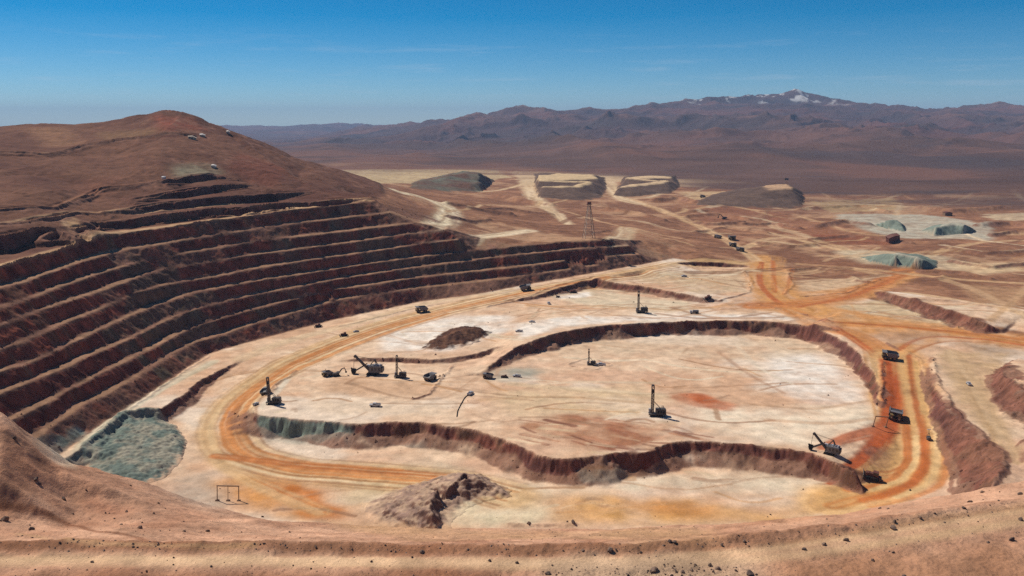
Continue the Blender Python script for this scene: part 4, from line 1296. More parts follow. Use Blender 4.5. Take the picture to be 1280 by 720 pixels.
def put(proto, px, py, deg, label, cat, group=None, scale=1.0, lift=-.1, tilt=.25):
    """stand a thing where a photo pixel meets the ground; the first use moves the prototype itself"""
    o = proto if proto.name not in used else copy_tree(proto)
    used.add(proto.name)
    p = hit(px, py)
    z = ground(p[0], p[1])
    e = 2.5 * scale
    gx = (ground(p[0] + e, p[1]) - ground(p[0] - e, p[1])) / (2 * e)
    gy = (ground(p[0], p[1] + e) - ground(p[0], p[1] - e)) / (2 * e)
    gx, gy = max(-tilt, min(tilt, gx)), max(-tilt, min(tilt, gy))
    up = Vector((-gx, -gy, 1)).normalized()
    q = Vector((0, 0, 1)).rotation_difference(up) @ Matrix.Rotation(R_(deg), 3, 'Z').to_quaternion()
    o.location = (p[0], p[1], z + lift)
    o.rotation_euler = q.to_euler()
    o.scale = (scale,) * 3
    tag(o, label, cat, group)
    return o


def crawler(name, parent, x0, x1, y, w, h):
    t = MB()
    r = h / 2
    prof = []
    for k in range(9):
        a = -math.pi / 2 + math.pi * k / 8
        prof.append((x1 - r + r * math.cos(a), r + r * math.sin(a)))
    for k in range(9):
        a = math.pi / 2 + math.pi * k / 8
        prof.append((x0 + r + r * math.cos(a), r + r * math.sin(a)))
    t.prism(prof, y - w / 2, y + w / 2)
    n = int((x1 - x0) / .8)
    for k in range(n):
        x = x0 + r * .6 + (x1 - x0 - 1.2 * r) * k / max(1, n - 1)
        t.box(x - .14, x + .14, y - w / 2 - .05, y + w / 2 + .05, h - .02, h + .09)
    return t.build(name, 'black', parent)


# ------------------------------------------------------------------ the machines
def make_haul_truck():
    r = empty('haul_truck')
    c = MB().box(-6.2, 5.6, -1.5, 1.5, 1.5, 2.5).box(4.6, 6.4, -3.2, 3.2, 1.6, 4.1).box(3.0, 6.2, -3.9, 3.9, 4.1, 4.35)
    c.bar((6.3, 3.3, 1.0), (5.2, 3.3, 4.2), .5, .2)
    c.build('chassis', 'yellow', r)
    MB().box(6.4, 6.52, -1.8, 1.8, 1.9, 3.9).build('radiator_grille', 'black', r)
    b = MB()
    b.prism([(-7.2, 4.6), (-6.0, 2.75), (1.6, 3.3), (2.9, 6.2), (6.6, 6.7), (6.6, 7.0), (2.5, 6.75), (1.2, 3.8), (-5.8, 3.3), (-6.9, 4.9)], -4.1, 4.1)
    for sy in (-1, 1):
        y0, y1 = (sy * 4.1, sy * 4.45) if sy > 0 else (-4.45, -4.1)
        b.prism([(-7.2, 4.6), (-6.0, 2.75), (1.6, 3.3), (2.9, 6.2), (3.1, 6.9), (-5.0, 6.4)], y0, y1)
        for x in (-4.6, -2.4, -.2):
            b.box(x - .2, x + .2, y0 - .12, y1 + .12, 3.1, 6.35)
    b.build('dump_body', 'grey', r)
    cab = MB().box(3.4, 5.9, .8, 3.2, 4.35, 6.2, .9).build('cab', 'yellow', r)
    MB().box(5.86, 5.98, 1.1, 2.9, 5.0, 6.0).box(3.7, 5.6, 3.1, 3.2, 5.0, 5.9).build('window', 'glass', cab)
    for x, ys in ((3.7, (-3.4, 3.4)), (-3.6, (-3.5, -2.0, 2.0, 3.5))):
        for y in ys:
            w = MB().cyl((x, y - .62, 1.85), (x, y + .62, 1.85), 1.85, 18).build('wheel', 'black', r)
            MB().cyl((x, y - .68, 1.85), (x, y + .68, 1.85), .95, 12).build('rim', 'yellow', w)
    for y in (-2.6, 2.6):
        MB().cyl((6.4, y, 2.3), (6.6, y, 2.3), .28, 10).build('headlight', 'lamp', r)
    h = MB()
    for y in (-3.8, -1.2, .4):
        h.bar((6.1, y, 4.35), (6.1, y, 5.4), .08)
    h.bar((6.1, -3.8, 5.4), (6.1, .4, 5.4), .08)
    h.build('handrail', 'steel', r)
    return r


def make_shovel():
    r = empty('rope_shovel')
    for y in (-3.4, 3.4):
        crawler('crawler_track', r, -5, 5, y, 2.0, 2.2)
    MB().box(-3, 3, -2.6, 2.6, .8, 2.3).cyl((0, 0, 2.3), (0, 0, 2.8), 3.2, 20).build('undercarriage', 'steel', r)
    h = MB().box(-8.5, 3.2, -4.4, 4.4, 2.8, 3.4).box(-8.2, 2.6, -4.0, 4.0, 3.4, 8.4).box(-7.8, 2.2, -3.6, 3.6, 8.4, 8.7)
    house = h.build('machinery_house', 'grey', r)
    v = MB()
    for x in (-6.5, -4.2, -1.9):
        v.box(x - .8, x + .8, -2.2, 2.2, 8.7, 9.7, .85)
    v.build('roof_vent', 'lightgrey', house)
    for x in (-6.5, -3.5, -.5):
        MB().box(x - .5, x + .5, -4.08, -4.0, 3.6, 6.0).build('louvre_panel', 'steel', house)
        MB().box(x - .9, x + .9, 4.0, 4.08, 4.5, 7.2).build('louvre_panel', 'steel', house)
    MB().box(-9.6, -8.2, -4.2, 4.2, 2.9, 6.8).build('counterweight', 'steel', r)
    cab = MB().box(2.7, 5.6, -4.0, -1.4, 5.2, 8.2, .95).box(2.8, 5.2, -3.8, -1.6, 3.4, 5.2).build('cab', 'lightgrey', r)
    MB().box(5.5, 5.62, -3.7, -1.7, 6.2, 7.8).box(3.1, 5.3, -4.06, -3.95, 6.3, 7.8).build('window', 'glass', cab)
    tip = Vector((15.5, 0, 16.5))
    b = MB()
    for s in (-1, 1):
        b.bar((3.0, s * 1.3, 4.0), tip + Vector((-.3, s * .9, 0)), .9, 1.4)
    for k in range(7):
        t = (k + .5) / 7
        a = Vector((3.0, 0, 4.0)).lerp(tip, t)
        b.bar(a + Vector((0, -1.1, 0)), a + Vector((0, 1.1, 0)), .5)
    b.build('boom', 'steel', r)
    MB().cyl(tip + Vector((0, -1.2, 0)), tip + Vector((0, 1.2, 0)), 1.2, 16).build('point_sheave', 'steel', r)
    g = MB()
    for s in (-1, 1):
        g.bar((-4.5, s * 1.8, 8.6), (-2.0, s * .8, 14.0), .6).bar((2.0, s * 1.8, 8.6), (-2.0, s * .8, 14.0), .6)
    g.bar((-2.0, -1, 14), (-2.0, 1, 14), .7)
    g.build('gantry', 'steel', r)
    c = MB()
    for s in (-.7, .7):
        c.bar((-2.0, s, 14.0), tip + Vector((0, s, .3)), .16)
        c.bar(tip + Vector((.9, s, -.3)), (17.2, s, 4.6), .14)
    c.build('hoist_rope', 'black', r)
    k = MB()
    for s in (-1, 1):
        k.bar((5.2, s * 1.9, 9.6), (15.6, s * 1.9, 3.2), .55, .8)
    k.bar((15.3, -1.9, 3.4), (15.3, 1.9, 3.4), .8)
    k.build('dipper_handle', 'steel', r)
    q = MB()
    q.prism([(15.4, 4.6), (15.6, 1.0), (18.2, .6), (19.2, 3.6), (19.0, 4.9), (18.6, 4.8), (17.9, 1.3), (16.1, 1.6), (15.9, 4.7)], -2.0, 2.0)
    for s in (-1, 1):
        q.prism([(15.4, 4.6), (15.6, 1.0), (18.2, .6), (19.2, 3.6), (19.0, 4.9)], min(s * 2.0, s * 2.25), max(s * 2.0, s * 2.25))
    for y in (-1.6, -.8, 0, .8, 1.6):
        q.bar((19.0, y, 4.8), (19.5, y, 5.7), .3)
    q.build('dipper', 'black', r)
    return r


def make_drill(mast_h=22.0, lean=0.0):
    r = empty('blasthole_drill_rig')
    for y in (-2.3, 2.3):
        crawler('crawler_track', r, -4.2, 3.8, y, 1.2, 1.6)
    MB().box(-5.6, 6.2, -2.6, 2.6, 1.7, 2.3).build('deck', 'steel', r)
    ho = MB().box(-.8, 6.0, -2.3, 2.3, 2.3, 5.4).box(-.4, 5.6, -1.9, 1.9, 5.4, 5.7).build('machinery_house', 'steel', r)
    for x in (.8, 2.6, 4.4):
        MB().box(x - .6, x + .6, -2.36, -2.3, 2.8, 4.8).build('louvre_panel', 'black', ho)
        MB().box(x - .6, x + .6, 2.3, 2.36, 2.8, 4.8).build('louvre_panel', 'black', ho)
    MB().cyl((3.6, 1.0, 5.7), (3.6, 1.0, 7.4), .22, 10).cyl((4.6, 1.0, 5.7), (4.6, 1.0, 7.2), .22, 10).build('exhaust_stack', 'steel', r)
    cab = MB().box(-5.4, -3.2, 1.0, 3.0, 2.3, 4.9, .93).build('cab', 'lightgrey', r)
    MB().box(-5.44, -5.34, 1.2, 2.8, 3.2, 4.6).box(-5.1, -3.5, 2.9, 3.02, 3.2, 4.6).build('window', 'glass', cab)
    ax = math.sin(lean); az = math.cos(lean)
    M = lambda u, y, h: (-3.2 + u * az - ax * h, y, 2.3 + h * az + u * ax)
    m = MB()
    for u in (-.8, .8):
        for y in (-.95, .95):
            m.bar(M(u, y, -1.2), M(u, y, mast_h - 2.3), .34)
    n = int(mast_h / 1.7)
    for k in range(n):
        h0, h1 = -1 + k * (mast_h - 1.6) / n, -1 + (k + 1) * (mast_h - 1.6) / n
        sg = 1 if k % 2 else -1
        for y in (-.95, .95):
            m.bar(M(-.8 * sg, y, h0), M(.8 * sg, y, h1), .2)
        for u in (-.8, .8):
            m.bar(M(u, -.95 * sg, h0), M(u, .95 * sg, h1), .2)
        m.bar(M(-.8, -.95, h1), M(-.8, .95, h1), .2); m.bar(M(.8, -.95, h1), M(.8, .95, h1), .2)
    mast = m.build('mast', 'steel', r)
    MB().cyl(M(0, 0, -1.6), M(0, 0, mast_h - 5), .28, 10).build('drill_pipe', 'brown', mast)
    hd = MB()
    hd.hexa([M(a, b_, mast_h - 7.4) for a, b_ in ((-.9, -1.05), (.9, -1.05), (.9, 1.05), (-.9, 1.05))] + [M(a, b_, mast_h - 5.2) for a, b_ in ((-.9, -1.05), (.9, -1.05), (.9, 1.05), (-.9, 1.05))])
    hd.build('rotary_head', 'black', mast)
    cr_w = MB()
    cr_w.hexa([M(a, b_, mast_h - 2.6) for a, b_ in ((-1, -1.1), (1, -1.1), (1, 1.1), (-1, 1.1))] + [M(a, b_, mast_h - 1.7) for a, b_ in ((-.8, -.9), (.8, -.9), (.8, .9), (-.8, .9))])
    cr_w.build('crown_block', 'steel', mast)
    b = MB()
    for y in (-1.1, 1.1):
        b.bar((2.6, y, 5.5), M(.8, y * .85, 8.5), .26)
    b.build('mast_brace', 'steel', r)
    for x in (-5.0, 5.4):
        for y in (-2.2, 2.2):
            MB().cyl((x, y, .35), (x, y, 1.8), .22, 10).cyl((x, y, .1), (x, y, .38), .6, 12).build('levelling_jack', 'steel', r)
    return r


def make_dozer():
    r = empty('bulldozer')
    for y in (-1.75, 1.75):
        crawler('crawler_track', r, -2.8, 2.6, y, .8, 1.5)
    MB().box(-2.8, 2.9, -1.2, 1.2, .8, 1.6).box(.2, 3.0, -.85, .85, 1.6, 2.7).build('body', 'rust', r)
    cab = MB().box(-2.2, .2, -1.1, 1.1, 1.6, 3.6, .92).build('cab', 'rust', r)
    MB().box(.1, .2, -.85, .85, 2.4, 3.4).box(-1.9, -.1, -1.14, -1.06, 2.4, 3.4).box(-1.9, -.1, 1.06, 1.14, 2.4, 3.4).build('window', 'glass', cab)
    b = MB()
    b.prism([(3.7, .2), (4.0, .1), (3.95, 1.0), (4.2, 2.0), (3.95, 2.1), (3.6, 1.0)], -2.6, 2.6)
    b.build('blade', 'steel', r)
    a = MB()
    for y in (-1.2, 1.2):
        a.bar((0, y, .8), (3.8, y, .6), .3)
    a.build('push_arm', 'steel', r)
    MB().box(-3.7, -2.8, -.9, .9, .9, 1.6).bar((-3.6, 0, 1.2), (-3.9, 0, .1), .3).build('ripper', 'steel', r)
    MB().cyl((1.6, .5, 2.7), (1.6, .5, 3.6), .12, 8).build('exhaust_stack', 'black', r)
    return r


def make_excavator():
    r = empty('excavator')
    for y in (-1.7, 1.7):
        crawler('crawler_track', r, -2.9, 2.9, y, .8, 1.2)
    MB().box(-1.6, 1.6, -1.3, 1.3, .5, 1.3).cyl((0, 0, 1.3), (0, 0, 1.6), 1.4, 16).build('undercarriage', 'steel', r)
    MB().box(-3.6, 2.0, -1.7, 1.7, 1.6, 3.4).box(-4.2, -3.2, -1.6, 1.6, 1.7, 3.1).build('house', 'steel', r)
    cab = MB().box(.3, 2.4, .6, 1.75, 1.7, 4.1, .95).build('cab', 'grey', r)
    MB().box(2.33, 2.42, .75, 1.6, 2.4, 3.9).build('window', 'glass', cab)
    MB().bar((1.6, -.2, 2.4), (5.0, -.2, 6.6), .7, 1.0).bar((4.8, -.2, 6.4), (7.6, -.2, 7.2), .65, .8).build('boom', 'steel', r)
    MB().bar((7.3, -.2, 7.6), (9.0, -.2, 3.6), .5, .7).build('stick', 'steel', r)
    MB().prism([(8.4, 3.6), (8.3, 2.3), (9.2, 1.9), (9.9, 3.0), (9.5, 3.7)], -.9, .5).build('bucket', 'black', r)
    return r


def make_pickup():
    r = empty('pickup_truck')
    b = MB().box(-2.6, 2.6, -.92, .92, .5, 1.05).box(1.0, 2.6, -.9, .9, 1.05, 1.25).box(-2.6, -.75, -.92, -.82, 1.05, 1.5).box(-2.6, -.75, .82, .92, 1.05, 1.5).box(-2.6, -2.5, -.82, .82, 1.05, 1.5)
    b.build('body', 'lightgrey', r)
    cab = MB().box(-.75, 1.15, -.88, .88, 1.05, 1.9, .82).build('cab', 'lightgrey', r)
    MB().box(-.5, .9, -.86, .86, 1.3, 1.75, .9).box(.93, 1.1, -.75, .75, 1.3, 1.72).build('window', 'glass', cab)
    for x in (-1.6, 1.65):
        for y in (-.85, .85):
            MB().cyl((x, y - .13, .42), (x, y + .13, .42), .42, 14).build('wheel', 'black', r)
    return r


def make_service_truck():
    r = empty('water_truck')
    MB().box(-4.2, 4.4, -1.0, 1.0, .8, 1.3).build('chassis', 'steel', r)
    MB().cyl((-4.0, 0, 2.5), (1.6, 0, 2.5), 1.3, 18).build('tank', 'grey', r)
    cab = MB().box(2.2, 4.5, -1.2, 1.2, 1.2, 3.3, .93).build('cab', 'lightgrey', r)
    MB().box(4.4, 4.5, -.95, .95, 2.2, 3.05).build('window', 'glass', cab)
    for x in (-3.2, -1.8, 3.3):
        for y in (-1.05, 1.05):
            MB().cyl((x, y - .25, .7), (x, y + .25, .7), .7, 14).build('wheel', 'black', r)
    return r


def make_light_tower():
    r = empty('light_tower')
    MB().box(-1.9, 1.9, -1.1, 1.1, .6, 2.2, .96).build('generator_box', 'steel', r)
    MB().bar((0, 0, 2.2), (0, 0, 7.2), .28).bar((-1.4, -.9, 2.2), (0, 0, 5.2), .14).bar((1.4, .9, 2.2), (0, 0, 5.2), .14).build('mast', 'steel', r)
    for y in (-.9, -.3, .3, .9):
        MB().box(-.1, .25, y - .26, y + .26, 7.1, 7.6).build('lamp', 'lamp', r)
    for y in (-1.15, 1.15):
        MB().cyl((0, y - .15, .5), (0, y + .15, .5), .5, 12).build('wheel', 'black', r)
    MB().bar((1.9, 0, .7), (3.2, 0, .5), .15).build('tow_bar', 'steel', r)
    return r


def make_portal(w, h, legs):
    r = empty('cable_portal')
    for k in range(legs):
        x = -w / 2 + w * k / (legs - 1)
        l = MB().bar((x, 0, 0), (x, 0, h), .42 if k in (0, legs - 1) else .26).build('post', 'brown', r)
        MB().box(x - 1.1, x + 1.1, -.9, .9, 0, .7, .8).build('footing', 'brown', l)
    MB().bar((-w / 2 - .3, 0, h), (w / 2 + .3, 0, h), .5, .55).build('crossbeam', 'brown', r)
    return r


def make_tower(h):
    r = empty('lattice_tower')
    W = lambda z: 5.2 * (1 - z / h) + 1.3
    for sx in (-1, 1):
        for sy in (-1, 1):
            MB().bar((sx * W(0), sy * W(0), 0), (sx * W(h), sy * W(h), h), .5).build('leg', 'tan' if sx < 0 else 'brown', r)
    b = MB()
    n = 7
    for k in range(n):
        z0, z1 = h * k / n, h * (k + 1) / n
        a, c = W(z0), W(z1)
        for s in (-1, 1):
            b.bar((-a, s * a, z0), (c, s * c, z1), .2).bar((a, s * a, z0), (-c, s * c, z1), .2)
            b.bar((s * a, -a, z0), (s * c, c, z1), .3)
            b.bar((-c, s * c, z1), (c, s * c, z1), .3)
    b.build('bracing', 'tan', r)
    MB().box(-3.4, 3.4, -2.4, 2.4, h, h + .6).box(-2.4, 2.4, -1.8, 1.8, h + .6, h + 3.4, .9).build('head_cabin', 'rust', r)
    return r


def make_shed(w, d, h, wall='white', roof='white'):
    r = empty('shed')
    MB().box(-w / 2, w / 2, -d / 2, d / 2, -1.5, h).build('wall', wall, r)
    MB().prism([(-w / 2 - .5, h), (w / 2 + .5, h), (w / 2 + .5, h + .2), (0, h + 1.6), (-w / 2 - .5, h + .2)], -d / 2 - .5, d / 2 + .5).build('roof', roof, r)
    MB().box(-.8, .8, -d / 2 - .06, -d / 2, 0, 2.3).build('door', 'steel', r)
    for x in (-w / 3.2, w / 3.2):
        MB().box(x - .7, x + .7, -d / 2 - .05, -d / 2, 1.1, 2.2).build('window', 'glass', r)
    return r


def make_tank():
    r = empty('water_tank')
    MB().cyl((0, 0, -1), (0, 0, 6), 4.6, 24).build('shell', 'white', r)
    MB().cyl((0, 0, 6), (0, 0, 7.2), 4.8, 24, .4).build('roof', 'lightgrey', r)
    MB().bar((4.6, -.3, 0), (4.6, -.3, 6.4), .1).bar((4.6, .3, 0), (4.6, .3, 6.4), .1).build('ladder', 'steel', r)
    return r


truck, shovel, drill, dozer, digger, pickup, tanker = make_haul_truck(), make_shovel(), make_drill(), make_dozer(), make_excavator(), make_pickup(), make_service_truck()
G = 'haul trucks on the mine roads'
put(truck, 1118, 523, -112, 'large haul truck coming down the deep orange road beside the lower right pit floor', 'haul truck', G, .95)
put(truck, 1112, 449, 160, 'haul truck at the head of the dark orange lane where the roads fork', 'haul truck', G, .95)
put(truck, 527, 390, 200, 'haul truck on the pale road close under the dark benched wall', 'haul truck', G, .9)
put(truck, 657, 363, 15, 'haul truck climbing the main road where the benched wall runs low', 'haul truck', G, .9)
put(truck, 897, 298, 130, 'haul truck on the long straight road, ahead of the cluster at its foot', 'haul truck', G, .75)
put(truck, 915, 300, -90, 'largest and darkest haul truck of the cluster at the foot of the straight road', 'haul truck', G, 1.0)
put(truck, 916, 308, -80, 'haul truck directly below the darkest truck near the foot of the straight road', 'haul truck', G, .85)
put(truck, 925, 314, -60, 'lowest haul truck of the cluster, just above the orange road bend', 'haul truck', G, .8)
put(truck, 538, 475, 55, 'haul truck beside the straight windrow on the shovel bench', 'haul truck', G, .75)
put(truck, 409, 470, 215, 'small haul truck waiting to the left of the excavator near the big shovel', 'haul truck', G, .62)
put(truck, 333, 492, 80, 'haul truck on the road behind the drill rig at the bench corner', 'haul truck', G, .62)
put(truck, 878, 247, 180, 'distant haul truck at the low left end of the long far waste dump', 'haul truck', G, .9)
put(truck, 983, 225, 180, 'distant haul truck on the pale dump top below the snowy mountain', 'haul truck', G, .9)
put(truck, 610, 473, 170, 'haul truck at the foot of the grey-green end of the curved bench face', 'haul truck', G, .6)
GS = 'rope shovels in the pit'
put(shovel, 466, 468, 176, 'big grey rope shovel with raised boom loading on the middle bench', 'mining shovel', GS, .9)
put(shovel, 1037, 567, 150, 'dark rope shovel at the tip of the lower bench by the orange road', 'mining shovel', GS, .66, tilt=.03)
GD = 'blasthole drill rigs in the pit'
put(drill, 821, 520, 0, 'tall drill rig standing alone in the middle of the bright pit floor', 'drill rig', GD, 1.0)
put(drill, 802, 391, 0, 'drill rig on the white bench above the curved dark bench face', 'drill rig', GD, 1.0)
put(drill, 739, 456, 0, 'small drill rig inside the low ring of windrows on the pit floor', 'drill rig', GD, .62)
put(drill, 342, 505, 0, 'drill rig at the left corner of the shovel bench above the grey-green face', 'drill rig', GD, .9)
put(drill, 500, 472, 0, 'drill rig to the right of the big grey rope shovel', 'drill rig', GD, .82)
GE = 'excavators in the pit'
put(digger, 421, 470, 30, 'excavator with its arm raised just left of the big rope shovel', 'excavator', GE, .85)
put(digger, 697, 372, 160, 'small excavator on the white patch below the main haul road', 'excavator', GE, .6)
put(digger, 905, 275, 190, 'far excavator digging on the brown plain above the straight road', 'excavator', GE, 1.2)
GB = 'bulldozers'
put(dozer, 1090, 597, 160, 'rust red bulldozer on the curved orange track at the lower right', 'bulldozer', GB, 1.35)
put(dozer, 716, 366, 200, 'bulldozer at the toe of the grey bank below the main haul road', 'bulldozer', GB, 1.2)
put(dozer, 430, 420, 200, 'bulldozer on the pale road shoulder under the benched wall', 'bulldozer', GB, 1.0)
put(dozer, 398, 409, 200, 'bulldozer tight against the foot of the dark benched wall', 'bulldozer', GB, 1.0)
put(dozer, 631, 472, 170, 'bulldozer in front of the grey-green rubble of the curved face', 'bulldozer', GB, .7)
put(dozer, 885, 374, 190, 'bulldozer at the right end of the short reddish face', 'bulldozer', GB, 1.1)
GP = 'pickups in the mine'
put(pickup, 445, 415, 200, 'pickup following the bulldozer on the pale road shoulder', 'pickup', GP)
put(pickup, 469, 508, 180, 'pickup parked alone on the bench in front of the big shovel', 'pickup', GP, 1.5)
put(pickup, 588, 493, 70, 'pickup at the end of the cable on the middle of the bench', 'pickup', GP, 1.4)
put(pickup, 1211, 481, 80, 'pickup on the flat beige bench at the right side', 'pickup', GP, 1.2)
put(pickup, 649, 415, 160, 'pickup on the white road above the grey-green end of the curved face', 'pickup', GP, 1.3)
put(pickup, 665, 403, 160, 'pickup farther up the white road towards the drill rig', 'pickup', GP, 1.1)
put(pickup, 751, 457, 150, 'pickup parked beside the small drill rig in its ring of windrows', 'pickup', GP, 1.5)
put(pickup, 855, 346, 180, 'pickup on the upper beige bench below the small dark scarp', 'pickup', GP, 1.3)
put(pickup, 686, 380, 100, 'pickup on the orange track below the white patch', 'pickup', GP, 1.3)
put(pickup, 320, 506, 70, 'pickup at the road edge left of the corner drill rig', 'pickup', GP, 1.0)
put(pickup, 646, 471, 170, 'pickup at the right end of the grey-green rubble toe', 'pickup', GP, 1.2)
put(tanker, 868, 392, 180, 'grey water truck on the white bench right of the upper drill rig', 'water truck')
lt = make_light_tower()
put(lt, 1161, 550, 80, 'mobile light tower at the edge of the right-hand orange lane', 'light tower', None, 1.0)
put(make_portal(12.0, 9.0, 3), 285, 626, 4, 'rusty three-legged cable portal on the lower floor by the orange stain', 'cable portal', 'cable portals')
put(make_portal(9.0, 8.0, 2), 1099, 534, 4, 'brown two-legged cable portal beside the big truck on the orange road', 'cable portal', 'cable portals')
put(make_tower(42), 736, 298, 10, 'tall brown lattice tower on the plain behind the low end of the benches', 'tower')
put(make_shed(11, 8, 4.0, 'tan', 'white'), 253, 173, 20, 'pale shed with a white roof on the dark hill track', 'shed', 'sheds on the hill', .62)
put(make_shed(7, 6, 4.5), 285, 168, 10, 'white shed on the skyline of the hill', 'shed', 'sheds on the hill', .62)
put(make_shed(9, 7, 4.0), 267, 209, 0, 'white shed on top of the uppermost hill bench', 'shed', 'sheds on the hill', .6)
put(make_shed(10, 6, 2.6, 'tan', 'tan'), 240, 175, 20, 'low tan shed left of the pale shed on the dark hill track', 'shed', 'sheds on the hill')
put(make_tank(), 205, 224, 0, 'low white tank at the end of the thin hill track', 'tank', None, .5)
put(make_shed(16, 9, 7.0, 'rust', 'rust'), 1116, 304, 5, 'rust red plant building on the brown plain between the grey-green heaps', 'building', 'buildings on the plain')
put(make_shed(14, 9, 6.0, 'brown', 'rust'), 1184, 269, 5, 'brown building behind the farther grey-green heaps', 'building', 'buildings on the plain')
# cable trailing over the bench
cp = [hit(*q) for q in ((587, 492), (581, 497), (576, 506), (572, 514), (571, 521))]
c = MB()
for a, b in zip(cp[:-1], cp[1:]):
    c.cyl((a[0], a[1], ground(a[0], a[1]) + .25), (b[0], b[1], ground(b[0], b[1]) + .25), .35, 8)
tag(c.build('power_cable', 'black'), 'black power cable curving over the bench from the pickup to the crest', 'cable')


# ------------------------------------------------------------------ heaps, dumps and outcrops
def heap(name, label, cat, rim, tops, colour, res=1.0, rough=.5, group=None, scl=6.0, seed=0, zg=None):
    B = poly_xy(rim) if zg is None else np.array([at_z(*q, zg)[:2] for q in dens_px(rim)])
    if zg is None:
        zg = float(np.mean(terrain(B[:, 0], B[:, 1])[0]))
    I = np.array([[*at_z(px, py, zg + h)[:2], h] for px, py, h in tops])
    pts = np.vstack([np.c_[B, np.zeros(len(B))], I])
    co, _, ff, ov, _, _ = geometry.delaunay_2d_cdt([Vector((float(p[0]), float(p[1]))) for p in pts], [], [], 0, 1e-3)
    V = np.array([[q[0], q[1], pts[o[0], 2]] for q, o in zip(co, ov)])
    x0, y0 = B.min(0) - 3 * res; x1, y1 = B.max(0) + 3 * res
    nx, ny = int((x1 - x0) / res) + 1, int((y1 - y0) / res) + 1
    X, Y = np.meshgrid(x0 + np.arange(nx) * res, y0 + np.arange(ny) * res)
    H = np.zeros(X.shape)
    wr = rough * .5 * scl
    wx = X + wr * fbm(X / scl, Y / scl, 3, 201 + seed); wy = Y + wr * fbm(X / scl, Y / scl, 3, 207 + seed)
    for f in ff:
        a, b, c_ = V[f[0]], V[f[1]], V[f[2]]
        den = (b[1] - c_[1]) * (a[0] - c_[0]) + (c_[0] - b[0]) * (a[1] - c_[1])
        if abs(den) < 1e-9:
            continue
        l1 = ((b[1] - c_[1]) * (wx - c_[0]) + (c_[0] - b[0]) * (wy - c_[1])) / den
        l2 = ((c_[1] - a[1]) * (wx - c_[0]) + (a[0] - c_[0]) * (wy - c_[1])) / den
        l3 = 1 - l1 - l2
        m = (l1 >= -1e-6) & (l2 >= -1e-6) & (l3 >= -1e-6)
        H[m] = (l1 * a[2] + l2 * b[2] + l3 * c_[2])[m]
    ins = inpoly(wx, wy, B)
    tz = terrain(X.ravel(), Y.ravel())[0].reshape(X.shape)
    Z = tz + np.where(ins, H + .03 + np.minimum(1, H / 2) * rough * (1.6 * fbm(X / scl, Y / scl, 4, 211 + seed, .6) + .5 * fbm(X / 1.7, Y / 1.7, 2, 213)), -.6)
    keep = ins.copy()
    keep[1:] |= ins[:-1]; keep[:-1] |= ins[1:]; keep[:, 1:] |= keep[:, :-1]; keep[:, :-1] |= keep[:, 1:]
    gy, gx = np.gradient(Z, res)
    C = colour(X, Y, Z, np.hypot(gx, gy), H)
    tcol = terrain(X.ravel(), Y.ravel())[1].reshape(X.shape + (3,))
    ek = smooth01(H / max(t_[2] for t_ in tops) * (9 if res < 1.5 else 26) + 1.6 * fbm(X / scl, Y / scl, 3, 231), .2, 2.2)[..., None]
    C = tcol * (1 - ek) + C * ek
    ids = np.arange(nx * ny).reshape(ny, nx)
    q = np.stack([ids[:-1, :-1], ids[:-1, 1:], ids[1:, 1:], ids[1:, :-1]], -1)
    kq = keep[:-1, :-1] & keep[:-1, 1:] & keep[1:, 1:] & keep[1:, :-1]
    q = q[kq]
    u, inv = np.unique(q, return_inverse=True)
    me = bpy.data.meshes.new(name)
    me.from_pydata(np.stack([X.ravel()[u], Y.ravel()[u], Z.ravel()[u]], 1).tolist(), [], inv.reshape(-1, 4).tolist())
    a = me.color_attributes.new('albedo', 'FLOAT_COLOR', 'POINT')
    a.data.foreach_set('color', np.c_[C.reshape(-1, 3)[u], np.ones(len(u))].astype(np.float32).ravel())
    me.polygons.foreach_set('use_smooth', np.ones(len(me.polygons), bool))
    me.materials.append(mat_ground)
    o = bpy.data.objects.new(name, me)
    col.objects.link(o)
    return tag(o, label, cat, group)


def mix2(c1, c2, amt=1.0, scl=7.0, top=None):
    c1, c2 = np.array(c1), np.array(c2)
    def f(X, Y, Z, S, H):
        t = np.clip(.5 + amt * fbm(X / scl, Y / scl, 4, 221, .6), 0, 1)[..., None]
        c = c1 * t + c2 * (1 - t)
        if top is not None:
            k = smooth01(H / H.max() + .06 * fbm(X / scl, Y / scl, 3, 225), .8, .92)[..., None]
            c = c * (1 - k) + np.array(top) * k
        return np.clip(c * (1 + .2 * fbm(X / 2, Y / 2, 2, 223))[..., None], .01, .9)
    return f


heap('rubble_heap', 'grey-green rubble heap at the foot of the pale ramp below the dark benches', 'rubble heap', [(96, 570), (122, 552), (160, 519), (200, 521), (220, 528), (234, 546), (228, 568), (206, 588), (182, 599), (150, 604), (110, 592)],
     [(165, 525, 6.2), (190, 526, 6.2), (215, 536, 4.5), (150, 541, 6), (185, 556, 4.5), (150, 562, 5), (125, 562, 5.5), (200, 572, 3.5), (165, 580, 4.5), (225, 552, 2.5)], mix2(lin(116, 128, 122), lin(160, 154, 140), 1.8, 9), .8, .8, 'heaps of broken rock', 2.6, zg=-7.0)
heap('rubble_mound', 'dark brown oval rubble mound on the white pit floor', 'rubble heap', [(524, 433), (540, 424), (560, 414), (590, 407), (622, 408), (626, 413), (605, 425), (580, 434), (555, 438), (535, 437)],
     [(546, 426, 4), (570, 416, 7), (595, 412, 7), (580, 420, 5), (555, 430, 2.5)], mix2(lin(118, 82, 64), lin(84, 56, 46), 1.8, 6), 1.0, 1.2, 'heaps of broken rock', zg=5.0)
